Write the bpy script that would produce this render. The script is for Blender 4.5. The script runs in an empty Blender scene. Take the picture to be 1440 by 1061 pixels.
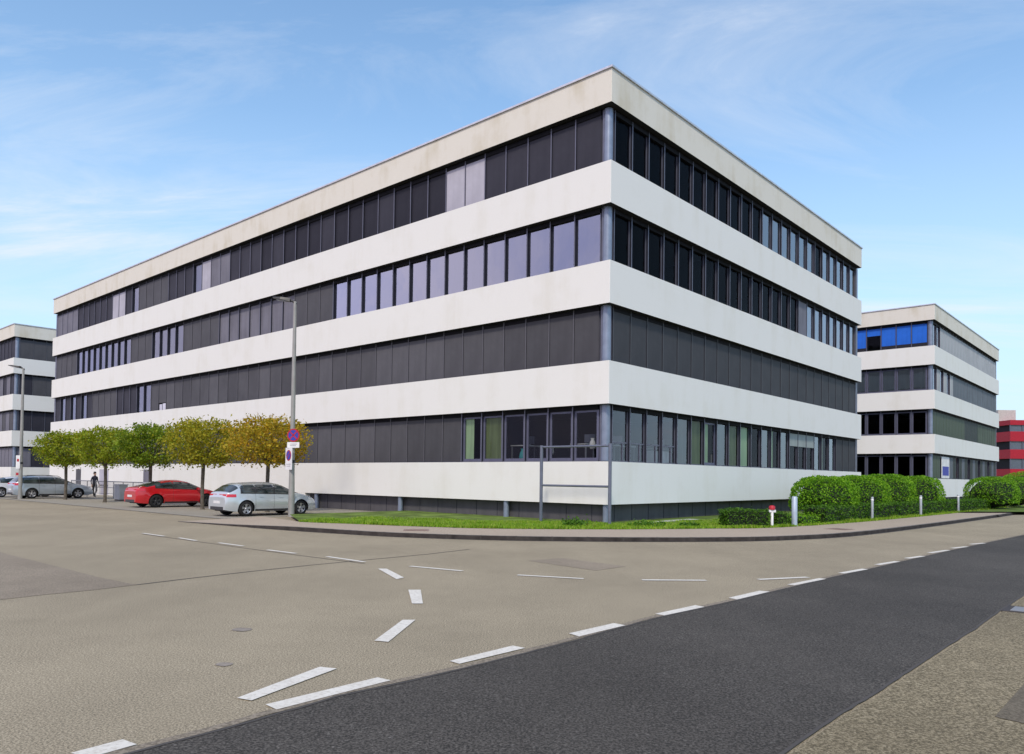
import bpy, bmesh, math, random
import numpy as np
from mathutils import Vector, Matrix

# world-space ground coordinates (metres; camera stands above the origin, looking along +Y)
DASH_QUADS = [[(-2.493, 14.369), (-2.333, 14.386), (-1.836, 13.172), (-1.927, 12.934)], [(-1.567, 11.752), (-1.379, 11.768), (-1.197, 10.497), (-1.345, 10.485)], [(-1.303, 9.297), (-1.148, 9.307), (-1.276, 8.053), (-1.432, 8.103)], [(-0.568, 7.255), (0.029, 7.946), (0.161, 7.848), (-0.467, 7.15)], [(0.663, 8.61), (1.254, 9.254), (1.378, 9.125), (0.765, 8.452)], [(1.883, 9.931), (2.574, 10.647), (2.671, 10.515), (1.978, 9.816)], [(3.239, 11.357), (3.948, 12.126), (4.082, 12.039), (3.321, 11.199)], [(-2.119, 5.975), (-1.725, 6.975), (-1.556, 6.919), (-1.984, 5.916)], [(-1.844, 5.816), (-1.14, 6.634), (-1.01, 6.546), (-1.723, 5.696)], [(-2.713, 4.768), (-2.521, 5.022), (-2.385, 4.933), (-2.558, 4.69)]]
DASH_SEGS = [[(-10.651, 22.102), (-9.601, 21.154)], [(-8.982, 20.682), (-8.186, 19.876)], [(-7.398, 19.345), (-6.499, 18.552)], [(-5.635, 17.687), (-4.774, 16.972)], [(-3.938, 16.39), (-2.961, 15.471)], [(-1.952, 14.84), (-0.894, 14.196)], [(0.123, 13.709), (1.273, 13.32)], [(2.28, 13.25), (3.402, 13.3)], [(4.375, 13.502), (5.408, 13.918)], [(4.708, 12.848), (5.611, 13.743)], [(6.302, 14.574), (7.107, 15.335)], [(7.734, 16.15), (8.54, 16.882)], [(9.103, 17.585), (9.804, 18.177)], [(10.414, 19.023), (11.365, 19.872)], [(11.814, 20.47), (12.56, 21.056)], [(13.181, 21.906), (13.875, 22.387)]]
DARK_TOP = [(-2.361, 4.78), (-1.964, 5.235), (-1.345, 6.072), (-0.605, 6.784), (0.414, 7.914), (1.834, 9.643), (3.047, 10.875), (4.599, 12.549), (5.738, 13.803), (8.412, 16.629), (11.792, 20.204), (17.561, 26.149)]
DARK_BOT = [(1.767, 4.925), (2.319, 5.569), (3.137, 6.458), (4.404, 7.891), (5.636, 9.252), (6.938, 10.75), (8.059, 12.003)]
KERB = [(-12.077, 27.66), (-9.266, 25.597), (-6.89, 23.972), (-5.092, 22.918), (-3.246, 21.985), (-0.369, 21.307), (2.805, 21.313), (5.697, 21.749), (8.024, 22.601), (11.095, 24.76), (16.232, 29.994), (25.145, 39.64), (30.854, 45.94)]
LAWN_EDGE = [(-7.358, 26.615), (-6.434, 26.185), (-5.263, 25.826), (-2.747, 24.827), (-0.427, 24.4), (3.254, 24.754), (6.745, 25.762), (9.263, 26.801), (13.776, 30.747), (20.295, 37.502), (35.722, 53.187)]
PATCH = [(-6.934, 10.403), (-6.62, 10.868), (-6.166, 11.387), (-5.836, 11.943), (-6.842, 12.735), (-8.914, 14.609), (-11.018, 16.487)]
SEAM = [(-5.836, 11.943), (-5.287, 12.84), (-4.573, 13.891), (-3.847, 14.872), (-2.879, 16.018), (-1.891, 17.177), (-1.005, 18.484)]
PATCH2 = [(0.356, 16.12), (1.12, 16.781), (2.304, 15.302), (1.621, 14.533)]
BLOT = [(-3.016, 8.617), (-2.62, 7.039)]
CLOUD_ROT, CLOUD_LOC, CLOUD_SCALE = 40, (9.1, .6, 0.0), (.50, 1.35, .3)
CLOUD_STOPS = [(.215, (0, 0, 0)), (.29, (.24,)*3), (.38, (.70,)*3)]
SKY_TINT = (1.13, 1.44, 1.56)
HAZE = (4.5, 5.75, 6.9)
CLOUD = (5.8, 6.15, 6.75)
BANK = (6.4, 5.7, 7.2)
BANK2 = (4.2, 4.1, 6.6)
SUN_E, SUN_ANG = 2.55, 7.0

R_ = random.Random(7)
SC = bpy.context.scene
COL = SC.collection
TH = 0.725889
A2 = Vector((-math.cos(TH), math.sin(TH), 0)); B2 = Vector((math.sin(TH), math.cos(TH), 0))
CORNER = Vector((3.5377, 28.0701, 0))
ANG_B = math.pi/2 - TH
def fp(s, d, z=0.0):
    """a point s metres along the long facade from the building corner, d metres out from it"""
    return CORNER + A2*s - B2*d + Vector((0, 0, z))

# ------------------------------------------------------------------ materials
MATS = {}
def new_mat(name):
    m = bpy.data.materials.new(name); m.use_nodes = True
    nt = m.node_tree; nt.nodes.clear()
    out = nt.nodes.new('ShaderNodeOutputMaterial')
    return m, nt, out
def N(nt, t, **kw):
    n = nt.nodes.new(t)
    for k, v in kw.items():
        if k.startswith('i_'):
            n.inputs[k[2:].replace('_', ' ')].default_value = v
        else: setattr(n, k, v)
    return n
def ramp(nt, stops, fac):
    r = nt.nodes.new('ShaderNodeValToRGB'); e = r.color_ramp.elements
    while len(e) > 1: e.remove(e[-1])
    e[0].position, e[0].color = stops[0][0], (*stops[0][1], 1)
    for p, c in stops[1:]:
        q = e.new(p); q.color = (*c, 1)
    nt.links.new(fac, r.inputs[0]); return r.outputs[0]
def coords(nt, scale=(1, 1, 1), src='Object'):
    tc = nt.nodes.new('ShaderNodeTexCoord'); mp = nt.nodes.new('ShaderNodeMapping')
    mp.inputs['Scale'].default_value = scale
    nt.links.new(tc.outputs[src], mp.inputs[0]); return mp.outputs[0]
def noise(nt, vec, scale, detail=4, rough=.55, dist=0):
    n = nt.nodes.new('ShaderNodeTexNoise'); n.inputs['Scale'].default_value = scale
    n.inputs['Detail'].default_value = detail; n.inputs['Roughness'].default_value = rough
    n.inputs['Distortion'].default_value = dist
    nt.links.new(vec, n.inputs['Vector']); return n.outputs['Fac']
def mixc(nt, fac, a, b, mode='MIX'):
    m = nt.nodes.new('ShaderNodeMix'); m.data_type = 'RGBA'; m.blend_type = mode
    for sock, v in ((m.inputs[0], fac), (m.inputs[6], a), (m.inputs[7], b)):
        if isinstance(v, (int, float)): sock.default_value = v
        elif isinstance(v, tuple): sock.default_value = (*v, 1) if len(v) == 3 else v
        else: nt.links.new(v, sock)
    return m.outputs[2]
def bsdf(nt, out, col, rough=.6, spec=.5, metal=0, coat=0, bump=None, bump_s=.2, bump_d=.01):
    p = nt.nodes.new('ShaderNodeBsdfPrincipled')
    if isinstance(col, tuple): p.inputs['Base Color'].default_value = (*col, 1)
    else: nt.links.new(col, p.inputs['Base Color'])
    if isinstance(rough, (int, float)): p.inputs['Roughness'].default_value = rough
    else: nt.links.new(rough, p.inputs['Roughness'])
    p.inputs['Specular IOR Level'].default_value = spec
    p.inputs['Metallic'].default_value = metal; p.inputs['Coat Weight'].default_value = coat
    p.inputs['Coat Roughness'].default_value = .04
    if bump is not None:
        b = nt.nodes.new('ShaderNodeBump'); b.inputs['Strength'].default_value = bump_s
        b.inputs['Distance'].default_value = bump_d
        nt.links.new(bump, b.inputs['Height']); nt.links.new(b.outputs[0], p.inputs['Normal'])
    nt.links.new(p.outputs[0], out.inputs[0]); return p
def simple(name, col, rough=.6, spec=.5, metal=0, coat=0, var=.12, scale=3.0):
    """one base colour broken up by a soft noise"""
    m, nt, out = new_mat(name)
    f = noise(nt, coords(nt), scale, 5)
    lo = tuple(c*(1-var) for c in col); hi = tuple(min(1, c*(1+var)) for c in col)
    bsdf(nt, out, ramp(nt, [(.3, lo), (.7, hi)], f), rough, spec, metal, coat)
    MATS[name] = m; return m
def render_wall(name, base, stain, amount):
    m, nt, out = new_mat(name)
    streak = noise(nt, coords(nt, (1.1, 1.1, .16)), 1.0, 5, .6)
    blot = noise(nt, coords(nt), .55, 6, .62)
    mul = N(nt, 'ShaderNodeMath', operation='MULTIPLY')
    nt.links.new(streak, mul.inputs[0]); nt.links.new(blot, mul.inputs[1])
    f = ramp(nt, [(.24, (0, 0, 0)), (.42, (amount,)*3)], mul.outputs[0])
    c = mixc(nt, f, base, stain)
    fine = noise(nt, coords(nt), 22, 4)
    c = mixc(nt, ramp(nt, [(.3, (0, 0, 0)), (.7, (.10,)*3)], fine), c, tuple(x*.72 for x in base))
    bsdf(nt, out, c, .85, .25, bump=noise(nt, coords(nt), 60, 3), bump_s=.15, bump_d=.004)
    MATS[name] = m; return m
def asphalt(name, dark, light, speck, grain=95, spot=.35, patchy=.35):
    m, nt, out = new_mat(name)
    v = coords(nt)
    g = noise(nt, v, grain, 3, .75)
    g2 = noise(nt, v, grain*.5, 5, .85)
    big = noise(nt, v, .22, 6, .6)
    mid = noise(nt, v, 2.2, 6, .7)
    wear = noise(nt, coords(nt, (.9, .22, 1)), .9, 5, .6)
    c = mixc(nt, ramp(nt, [(.42, (0, 0, 0)), (.58, (1, 1, 1))], g), dark, light)
    c = mixc(nt, ramp(nt, [(.30, (spot*1.2,)*3), (.44, (0, 0, 0))], g2), c, tuple(x*.50 for x in dark))
    c = mixc(nt, ramp(nt, [(.55, (0, 0, 0)), (.70, (spot,)*3)], g2), c, speck)
    c = mixc(nt, ramp(nt, [(.42, (0, 0, 0)), (.68, (patchy*.4,)*3)], mid), c, tuple(x*.78 for x in dark))
    c = mixc(nt, ramp(nt, [(.35, (0, 0, 0)), (.65, (patchy,)*3)], big), c, tuple(x*.72 for x in dark))
    c = mixc(nt, ramp(nt, [(.45, (0, 0, 0)), (.75, (patchy*.4,)*3)], wear), c, tuple(min(1, x*1.14) for x in light))
    bsdf(nt, out, c, .9, .22, bump=g2, bump_s=.18, bump_d=.004)
    MATS[name] = m; return m
def leafmat(name, cols, rough=.55):
    m, nt, out = new_mat(name)
    geo = N(nt, 'ShaderNodeNewGeometry')
    stops = [(i/(len(cols)-1), c) for i, c in enumerate(cols)]
    c = ramp(nt, stops, geo.outputs['Random Per Island'])
    cl = noise(nt, coords(nt), 1.6, 3)
    c = mixc(nt, ramp(nt, [(.35, (0, 0, 0)), (.65, (.35,)*3)], cl), c, tuple(x*.7 for x in cols[0]))
    p = bsdf(nt, out, c, rough, .3)
    tr = N(nt, 'ShaderNodeBsdfTranslucent'); nt.links.new(c, tr.inputs[0])
    mx = N(nt, 'ShaderNodeMixShader'); mx.inputs[0].default_value = .4
    nt.links.new(p.outputs[0], mx.inputs[1]); nt.links.new(tr.outputs[0], mx.inputs[2])
    nt.links.new(mx.outputs[0], out.inputs[0])
    MATS[name] = m; return m
def glassmat(name, tint, ior=1.45, gain=1.0, rough=.015, wave=.5):
    """a see-through pane: tinted transparency under a fresnel reflection"""
    m, nt, out = new_mat(name)
    fr = N(nt, 'ShaderNodeFresnel'); fr.inputs['IOR'].default_value = ior
    mu = N(nt, 'ShaderNodeMath', operation='MULTIPLY', use_clamp=True); mu.inputs[1].default_value = gain
    nt.links.new(fr.outputs[0], mu.inputs[0])
    t = N(nt, 'ShaderNodeBsdfTransparent'); t.inputs[0].default_value = (*tint, 1)
    g = N(nt, 'ShaderNodeBsdfGlossy'); g.inputs['Roughness'].default_value = rough
    g.inputs[0].default_value = (.9, .92, 1, 1)
    b = N(nt, 'ShaderNodeBump'); b.inputs['Strength'].default_value = wave; b.inputs['Distance'].default_value = .01
    oi = N(nt, 'ShaderNodeObjectInfo'); av = N(nt, 'ShaderNodeVectorMath', operation='ADD')
    nt.links.new(coords(nt), av.inputs[0]); nt.links.new(oi.outputs['Location'], av.inputs[1])
    nt.links.new(noise(nt, av.outputs[0], .9, 2), b.inputs['Height']); nt.links.new(b.outputs[0], g.inputs['Normal'])
    mx = N(nt, 'ShaderNodeMixShader')
    nt.links.new(mu.outputs[0], mx.inputs[0]); nt.links.new(t.outputs[0], mx.inputs[1]); nt.links.new(g.outputs[0], mx.inputs[2])
    nt.links.new(mx.outputs[0], out.inputs[0]); MATS[name] = m; return m
def fabric(name, col, streak=.3):
    m, nt, out = new_mat(name)
    s = noise(nt, coords(nt, (2.6, 2.6, .25)), 1.2, 5, .6)
    b = noise(nt, coords(nt), .8, 5, .6)
    c = ramp(nt, [(.3, tuple(x*(1-streak) for x in col)), (.7, tuple(x*(1+streak) for x in col))], s)
    c = mixc(nt, ramp(nt, [(.4, (0, 0, 0)), (.75, (.45,)*3)], b), c, tuple(x*1.5+.012 for x in col))
    bsdf(nt, out, c, .62, .35); MATS[name] = m; return m

render_wall('white_render', (.83, .83, .79), (.66, .635, .53), .32)
render_wall('aged_render', (.76, .73, .645), (.56, .50, .36), .6)
simple('soffit_shade', (.014, .014, .017), .8)  # near-black: shade beneath the overhanging bands painted into their undersides
simple('shadow_box', (.008, .008, .011), .7, .2)  # window head box; its black also carries the shadow under the band
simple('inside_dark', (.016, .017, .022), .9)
simple('inside_floor', (.07, .068, .065), .9)
fabric('plinth_panel', (.085, .083, .092), .18)
simple('coping_metal', (.68, .69, .72), .38, .5, .6)
simple('frame_metal', (.15, .155, .20), .42, .5, .35)
simple('sash_metal', (.135, .14, .205), .42, .5, .3)
simple('frame_dark', (.026, .028, .042), .45, .4, .3)
simple('column_metal', (.25, .295, .38), .4, .5, .35)
fabric('screen_grey', (.074, .074, .082), .07)
fabric('screen_pale', (.092, .092, .102), .09)  # paler and deeper screen tones paint in faint reflections on the screens
fabric('screen_deep', (.060, .060, .067), .09)
fabric('garden_reflection', (.085, .125, .075), .4)  # dark green sheet imitating greenery mirrored in the ground floor glass
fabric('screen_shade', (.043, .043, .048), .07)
simple('guide_rail', (.10, .10, .113), .5)
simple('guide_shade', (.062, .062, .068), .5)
fabric('screen_mid', (.16, .158, .19), .15)
fabric('screen_dark', (.030, .030, .042), .10)
fabric('screen_night', (.014, .014, .022), .15)
fabric('silver_reflection', (.40, .41, .42), .10)  # this and the next three colour sheets as reflections on flush glass
fabric('slate_reflection', (.115, .135, .155), .18)
fabric('flush_moss', (.070, .095, .062), .25)
fabric('deep_reflection', (.03, .042, .036), .35)
fabric('blind_light', (.43, .42, .48), .06)
fabric('lilac_reflection', (.46, .42, .60), .16)  # sheet behind the glass coloured as the lilac sky mirrored in it
fabric('pot_and_reflection', (.62, .62, .72), .08)  # pale sheet imitating reflected sky; also the colour of the sill pots
fabric('blind_blue', (.012, .13, .60), .1)
fabric('blind_sage', (.30, .34, .33), .12)
fabric('blind_moss', (.10, .15, .10), .15)
fabric('curtain_green', (.52, .72, .38), .25)
fabric('curtain_olive', (.20, .25, .11), .3)
glassmat('glass', (.80, .82, .84), 1.30, .6)
glassmat('glass_sky', (.6, .6, .66), 1.6, 6.5)
glassmat('glass_mid', (.84, .86, .86), 1.5, 1.9)
glassmat('glass_clear', (.86, .88, .88), 1.45, .6)
glassmat('glass_dark', (.6, .62, .66), 1.16, .5)
glassmat('car_glass', (.22, .25, .25), 1.5)
asphalt('old_asphalt', (.195, .165, .110), (.525, .445, .305), (.73, .64, .48), 64, .65, .30)
asphalt('new_asphalt', (.036, .033, .028), (.130, .117, .098), (.30, .28, .25), 52, .6, .38)
asphalt('patch_asphalt', (.215, .178, .128), (.43, .36, .265), (.6, .52, .4), 52, .5, .5)
asphalt('verge_asphalt', (.115, .094, .056), (.36, .30, .185), (.60, .52, .36), 50, .7, .35)
asphalt('paving', (.39, .315, .235), (.50, .42, .32), (.58, .5, .42), 50, .3, .2)
asphalt('bay_paving', (.29, .268, .215), (.38, .35, .285), (.48, .45, .38), 40, .3, .25)
asphalt('pale_gravel', (.42, .41, .37), (.6, .59, .55), (.7, .7, .66), 30, .5, .2)
simple('kerb_stone', (.20, .185, .165), .9, .2, 0, 0, .35, 5)
simple('kerb_face_shade', (.055, .047, .043), .9, .2, 0, 0, .4, 4)  # dark tone paints the gutter shading onto the upright kerb face
simple('joint', (.075, .068, .06), .95)
simple('stain', (.27, .235, .195), .9, .2, 0, 0, .3, 9)
asphalt('edge_grime', (.19, .16, .115), (.34, .29, .22), (.5, .43, .33), 30, .5, .3)
asphalt('verge_dark', (.12, .10, .07), (.20, .17, .12), (.3, .26, .2), 42, .5, .35)
def paint_mat():
    m, nt, out = new_mat('road_paint')
    w = noise(nt, coords(nt), 26, 5, .7)
    big = noise(nt, coords(nt), 3, 4)
    c = mixc(nt, ramp(nt, [(.47, (0, 0, 0)), (.66, (.6,)*3)], w), (.78, .745, .65), (.46, .41, .33))
    c = mixc(nt, ramp(nt, [(.4, (0, 0, 0)), (.8, (.35,)*3)], big), c, (.52, .475, .39))
    bsdf(nt, out, c, .75, .3); MATS['road_paint'] = m
paint_mat()
simple('earth', (.17, .17, .13), .95, .2, 0, 0, .3, .4)
simple('turf', (.12, .18, .035), .95, .2, 0, 0, .55, 1.3)
leafmat('grass_blades', [(.14, .31, .012), (.25, .46, .02), (.34, .52, .03), (.46, .50, .11)])
leafmat('bush_leaf', [(.07, .20, .008), (.16, .39, .012), (.25, .52, .018), (.36, .60, .04)])
leafmat('hedge_leaf', [(.04, .11, .008), (.075, .19, .012), (.11, .26, .018), (.16, .33, .03)])
leafmat('leaf_orange', [(.28, .25, .018), (.54, .38, .02), (.62, .43, .025), (.56, .30, .025), (.42, .43, .03), (.66, .50, .05)])
leafmat('leaf_olive', [(.23, .25, .015), (.45, .41, .02), (.50, .39, .025), (.36, .42, .025), (.56, .49, .05)])
leafmat('leaf_green', [(.10, .19, .010), (.21, .33, .015), (.29, .39, .02), (.33, .34, .025)])
leafmat('leaf_lime', [(.15, .23, .010), (.29, .38, .015), (.38, .44, .02), (.44, .38, .025)])
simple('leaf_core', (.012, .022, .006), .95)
simple('bark', (.12, .105, .085), .95, .2, 0, 0, .35, 8)
simple('lamp_metal', (.34, .335, .31), .5, .5, .25, 0, .12, 2)
simple('lamp_head', (.03, .03, .033), .45, .5, .2)
simple('post_blue', (.42, .50, .58), .45, .5, .2)
simple('post_grey', (.40, .43, .46), .5, .5, .2)
simple('sign_white', (.80, .80, .80), .5)
simple('sign_red', (.46, .015, .03), .5)
simple('sign_blue', (.035, .05, .38), .5)
simple('sign_back', (.33, .34, .36), .5, .5, .4)
simple('text_grey', (.30, .30, .33), .6)
simple('frame_tube', (.17, .19, .24), .42, .5, .4)
simple('paint_silver', (.60, .645, .655), .3, .5, .45, 1.0, .03)
simple('paint_red', (.56, .006, .014), .28, .5, .05, 1.0, .03)
simple('paint_blue_silver', (.40, .46, .52), .3, .5, .45, 1.0, .03)
simple('paint_white', (.72, .73, .77), .3, .5, .05, 1.0, .03)
simple('tyre_rubber', (.018, .018, .018), .85, .3)
simple('alloy', (.46, .46, .48), .35, .5, .8)
simple('car_black', (.014, .014, .016), .5, .4)
simple('car_trim', (.03, .03, .033), .35, .5)
simple('lamp_red', (.62, .012, .03), .18, .5, 0, .6)
simple('lamp_clear', (.62, .64, .66), .1, .6, .3, .8)
simple('plate_white', (.78, .78, .76), .5)
simple('seat_cloth', (.03, .03, .034), .9)
simple('red_cladding', (.40, .012, .028), .55, .4)
simple('beige_render', (.52, .49, .46), .85)
simple('far_window', (.10, .12, .155), .2, .6)
simple('cloth_black', (.02, .02, .023), .9)
simple('cloth_navy', (.025, .028, .045), .9)
simple('skin', (.46, .29, .21), .6)
simple('hair', (.03, .02, .014), .7)
simple('cabinet_grey', (.42, .44, .45), .6)
simple('railing_metal', (.23, .24, .26), .5, .5, .4)
simple('iron', (.075, .065, .06), .8, .4, .3)
simple('iron_light', (.30, .30, .30), .6, .4, .3)
simple('drain_rust', (.27, .19, .155), .85)
simple('pot_white', (.72, .72, .70), .5)
simple('teal', (.03, .30, .30), .6)

# ------------------------------------------------------------------ mesh builder
class MB:
    def __init__(s): s.v = []; s.f = []; s.m = []; s.mats = []; s.sm = []
    def mi(s, mat):
        if mat not in s.mats: s.mats.append(mat)
        return s.mats.index(mat)
    def add(s, vs, fs, mat, M=None, smooth=False):
        o = len(s.v)
        for p in vs:
            p = Vector(p); s.v.append(tuple(M @ p) if M else tuple(p))
        k = s.mi(mat)
        for f in fs: s.f.append([o+i for i in f]); s.m.append(k); s.sm.append(smooth)
    def box(s, x0, x1, y0, y1, z0, z1, mat, M=None, faces=None):
        if y1 is None: return s.add([(x0,y0,z0),(x1,y0,z0),(x1,y0,z1),(x0,y0,z1)], [(0,1,2,3)], mat, M)   # a single sheet facing out
        vs = [(x0,y0,z0),(x1,y0,z0),(x1,y1,z0),(x0,y1,z0),(x0,y0,z1),(x1,y0,z1),(x1,y1,z1),(x0,y1,z1)]
        s.add(vs, [(0,3,2,1),(4,5,6,7),(0,1,5,4),(1,2,6,5),(2,3,7,6),(3,0,4,7)], mat, M)
    def cbox(s, x0, x1, y0, y1, z0, z1, c, mat, M=None):
        """box with its four upright edges chamfered"""
        ring = [(x0+c,y0),(x1-c,y0),(x1,y0+c),(x1,y1-c),(x1-c,y1),(x0+c,y1),(x0,y1-c),(x0,y0+c)]
        s.prism(ring, z0, z1, mat, M)
    def prism(s, ring, z0, z1, mat, M=None, mat_side=None):
        n = len(ring)
        vs = [(x, y, z0) for x, y in ring] + [(x, y, z1) for x, y in ring]
        s.add(vs, [tuple(range(n-1, -1, -1)), tuple(range(n, 2*n))], mat, M)
        s.add(vs, [(i, (i+1) % n, n+(i+1) % n, n+i) for i in range(n)], mat_side or mat, M)
    def tube(s, pts, rad, mat, n=10, M=None, cap=True, smooth=True):
        pts = [Vector(p) for p in pts]
        if isinstance(rad, (int, float)): rad = [rad]*len(pts)
        vs = []; prev = None
        for i, p in enumerate(pts):
            d = (pts[min(i+1, len(pts)-1)] - pts[max(i-1, 0)]).normalized()
            u = d.cross(Vector((0, 0, 1)))
            if u.length < .05: u = d.cross(Vector((0, 1, 0)))
            if prev is not None and prev.dot(d) < .99:
                u = (prev - d*prev.dot(d)) if (prev - d*prev.dot(d)).length > .05 else u
            u.normalize(); prev = u; w = d.cross(u)
            vs += [p + (u*math.cos(2*math.pi*k/n) + w*math.sin(2*math.pi*k/n))*rad[i] for k in range(n)]
        fs = [(i*n+k, i*n+(k+1) % n, (i+1)*n+(k+1) % n, (i+1)*n+k) for i in range(len(pts)-1) for k in range(n)]
        s.add(vs, fs, mat, M, smooth)
        if cap: s.add(vs, [tuple(range(n-1, -1, -1)), tuple(range((len(pts)-1)*n, len(pts)*n))], mat, M)
    def lathe(s, prof, mat, n=20, M=None, smooth=True):
        """profile (r, z) turned about the z axis"""
        vs = [(r*math.cos(2*math.pi*k/n), r*math.sin(2*math.pi*k/n), z) for r, z in prof for k in range(n)]
        fs = [(i*n+k, i*n+(k+1) % n, (i+1)*n+(k+1) % n, (i+1)*n+k) for i in range(len(prof)-1) for k in range(n)]
        s.add(vs, fs, mat, M, smooth)
    def ribbon(s, pts, w, z, mat):
        pts = [Vector((p[0], p[1], 0)) for p in pts]; vs = []
        for i, p in enumerate(pts):
            d = (pts[min(i+1, len(pts)-1)] - pts[max(i-1, 0)]).normalized(); nn = Vector((-d.y, d.x, 0))
            vs += [p + nn*w/2 + Vector((0, 0, z)), p - nn*w/2 + Vector((0, 0, z))]
        s.add(vs, [(2*i, 2*i+1, 2*i+3, 2*i+2) for i in range(len(pts)-1)], mat)
    def mesh(s, name):
        me = bpy.data.meshes.new(name)
        me.from_pydata([tuple(v) for v in s.v], [], s.f)
        for m in s.mats: me.materials.append(MATS[m])
        me.polygons.foreach_set('material_index', s.m)
        me.polygons.foreach_set('use_smooth', s.sm)
        me.update(); return me
    def build(s, name, parent=None, loc=None, rot=None, kind=None, label=None):
        return link(name, s.mesh(name), parent, loc, rot, kind, label)
def link(name, me, parent=None, loc=None, rot=None, kind=None, label=None):
    o = bpy.data.objects.new(name, me); COL.objects.link(o)
    if parent: o.parent = parent
    if loc is not None: o.location = loc
    if rot is not None: o.rotation_euler = rot if isinstance(rot, tuple) else (0, 0, rot)
    if kind: o['kind'] = kind
    if label: o['label'] = label
    return o
def thing(name, label, cat, loc=(0, 0, 0), rz=0, group=None):
    o = bpy.data.objects.new(name, None); COL.objects.link(o)
    o.location = loc; o.rotation_euler = (0, 0, rz); o.empty_display_size = .3
    o['label'] = label; o['category'] = cat
    if group: o['group'] = group
    return o
def tag(o, label, cat, group=None):
    o['label'] = label; o['category'] = cat
    if group: o['group'] = group
    return o
def copy_tree(o, parent=None):
    c = o.copy(); COL.objects.link(c)
    if parent: c.parent = parent
    for ch in list(o.children): copy_tree(ch, c)
    return c
def bevel(o, w=.02, seg=2):
    m = o.modifiers.new('edge', 'BEVEL'); m.width = w; m.segments = seg; m.limit_method = 'ANGLE'; return o

# ------------------------------------------------------------------ camera
cam = bpy.data.cameras.new('camera'); co = bpy.data.objects.new('camera', cam); COL.objects.link(co)
cam.sensor_width = 36; cam.lens = 36*1072.209/1440; cam.shift_y = 118.387/1440
cam.clip_start = .1; cam.clip_end = 4000
pit, rol = .0215375, -.0126599
Xv = Vector((1, 0, 0)); Vv = Vector((0, -math.sin(pit), math.cos(pit))); Fv = Vector((0, math.cos(pit), math.sin(pit)))
Rv = Xv*math.cos(rol) - Vv*math.sin(rol); Uv = Xv*math.sin(rol) + Vv*math.cos(rol)
co.matrix_world = Matrix(((Rv.x, Uv.x, -Fv.x, 0), (Rv.y, Uv.y, -Fv.y, 0), (Rv.z, Uv.z, -Fv.z, 1.75), (0, 0, 0, 1)))
SC.camera = co
def projected(p):
    d = p - Vector((0, 0, 1.75)); k = 1072.209/max(d.dot(Fv), .1)
    return 720 + d.dot(Rv)*k, 530.5 + 118.387 - d.dot(Uv)*k

# ------------------------------------------------------------------ sky and sun
SUN_EL, SUN_AZ = math.radians(46), math.radians(188)     # azimuth clockwise from +Y
w = bpy.data.worlds.new('World'); SC.world = w; w.use_nodes = True
nt = w.node_tree; nt.nodes.clear()
wo = N(nt, 'ShaderNodeOutputWorld'); bg = N(nt, 'ShaderNodeBackground'); bg.inputs[1].default_value = .15
sky = N(nt, 'ShaderNodeTexSky', sky_type='NISHITA', sun_disc=False)
sky.sun_elevation = SUN_EL; sky.sun_rotation = SUN_AZ
sky.air_density = 1.0; sky.dust_density = .6; sky.ozone_density = 1.2; sky.altitude = 200
tc = N(nt, 'ShaderNodeTexCoord')
sep = N(nt, 'ShaderNodeSeparateXYZ'); nt.links.new(tc.outputs['Generated'], sep.inputs[0])
# thin cloud sheet: directions dropped onto a flat layer overhead, stretched along the wind
zc = N(nt, 'ShaderNodeMath', operation='MAXIMUM'); zc.inputs[1].default_value = 0
nt.links.new(sep.outputs[2], zc.inputs[0])
za = N(nt, 'ShaderNodeMath', operation='ADD'); za.inputs[1].default_value = .14; nt.links.new(zc.outputs[0], za.inputs[0])
dv = N(nt, 'ShaderNodeVectorMath', operation='DIVIDE'); nt.links.new(tc.outputs['Generated'], dv.inputs[0])
cmb = N(nt, 'ShaderNodeCombineXYZ')
for i in range(3): nt.links.new(za.outputs[0], cmb.inputs[i])
nt.links.new(cmb.outputs[0], dv.inputs[1])
mp = N(nt, 'ShaderNodeMapping'); nt.links.new(dv.outputs[0], mp.inputs[0])
mp.inputs['Rotation'].default_value = (0, 0, math.radians(CLOUD_ROT)); mp.inputs['Scale'].default_value = CLOUD_SCALE
mp.inputs['Location'].default_value = CLOUD_LOC
n1 = noise(nt, mp.outputs[0], 1.5, 10, .66, .9); n2 = noise(nt, mp.outputs[0], .5, 3, .5, .3)
ml = N(nt, 'ShaderNodeMath', operation='MULTIPLY'); nt.links.new(n1, ml.inputs[0]); nt.links.new(n2, ml.inputs[1])
cf = ramp(nt, CLOUD_STOPS, ml.outputs[0])
horizon = ramp(nt, [(0, (.92,)*3), (.10, (.82,)*3), (.22, (.55,)*3), (.42, (.18,)*3), (.7, (0, 0, 0))], zc.outputs[0])
tint = mixc(nt, 1.0, sky.outputs[0], SKY_TINT, 'MULTIPLY')
hz = mixc(nt, horizon, tint, HAZE)
cl = mixc(nt, cf, hz, CLOUD)
# unseen pale cloud bank added behind-left: whitens ambient light, fills pane reflections
bk_ = N(nt, 'ShaderNodeVectorMath', operation='DOT_PRODUCT'); bk_.inputs[1].default_value = (-.85, -.53, 0)
nt.links.new(tc.outputs['Generated'], bk_.inputs[0])
bank = ramp(nt, [(.10, (0, 0, 0)), (.50, (.85,)*3)], bk_.outputs['Value'])
cl = mixc(nt, bank, cl, mixc(nt, ramp(nt, [(.36, (0, 0, 0)), (.62, (1, 1, 1))], noise(nt, tc.outputs['Generated'], 5.5, 6, .6, .4)), BANK2, BANK))
nt.links.new(cl, bg.inputs[0]); nt.links.new(bg.outputs[0], wo.inputs[0])
sl = bpy.data.lights.new('sun', 'SUN'); so = bpy.data.objects.new('sun', sl); COL.objects.link(so)
sl.energy = SUN_E; sl.angle = math.radians(SUN_ANG); sl.color = (1, .905, .76)
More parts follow.
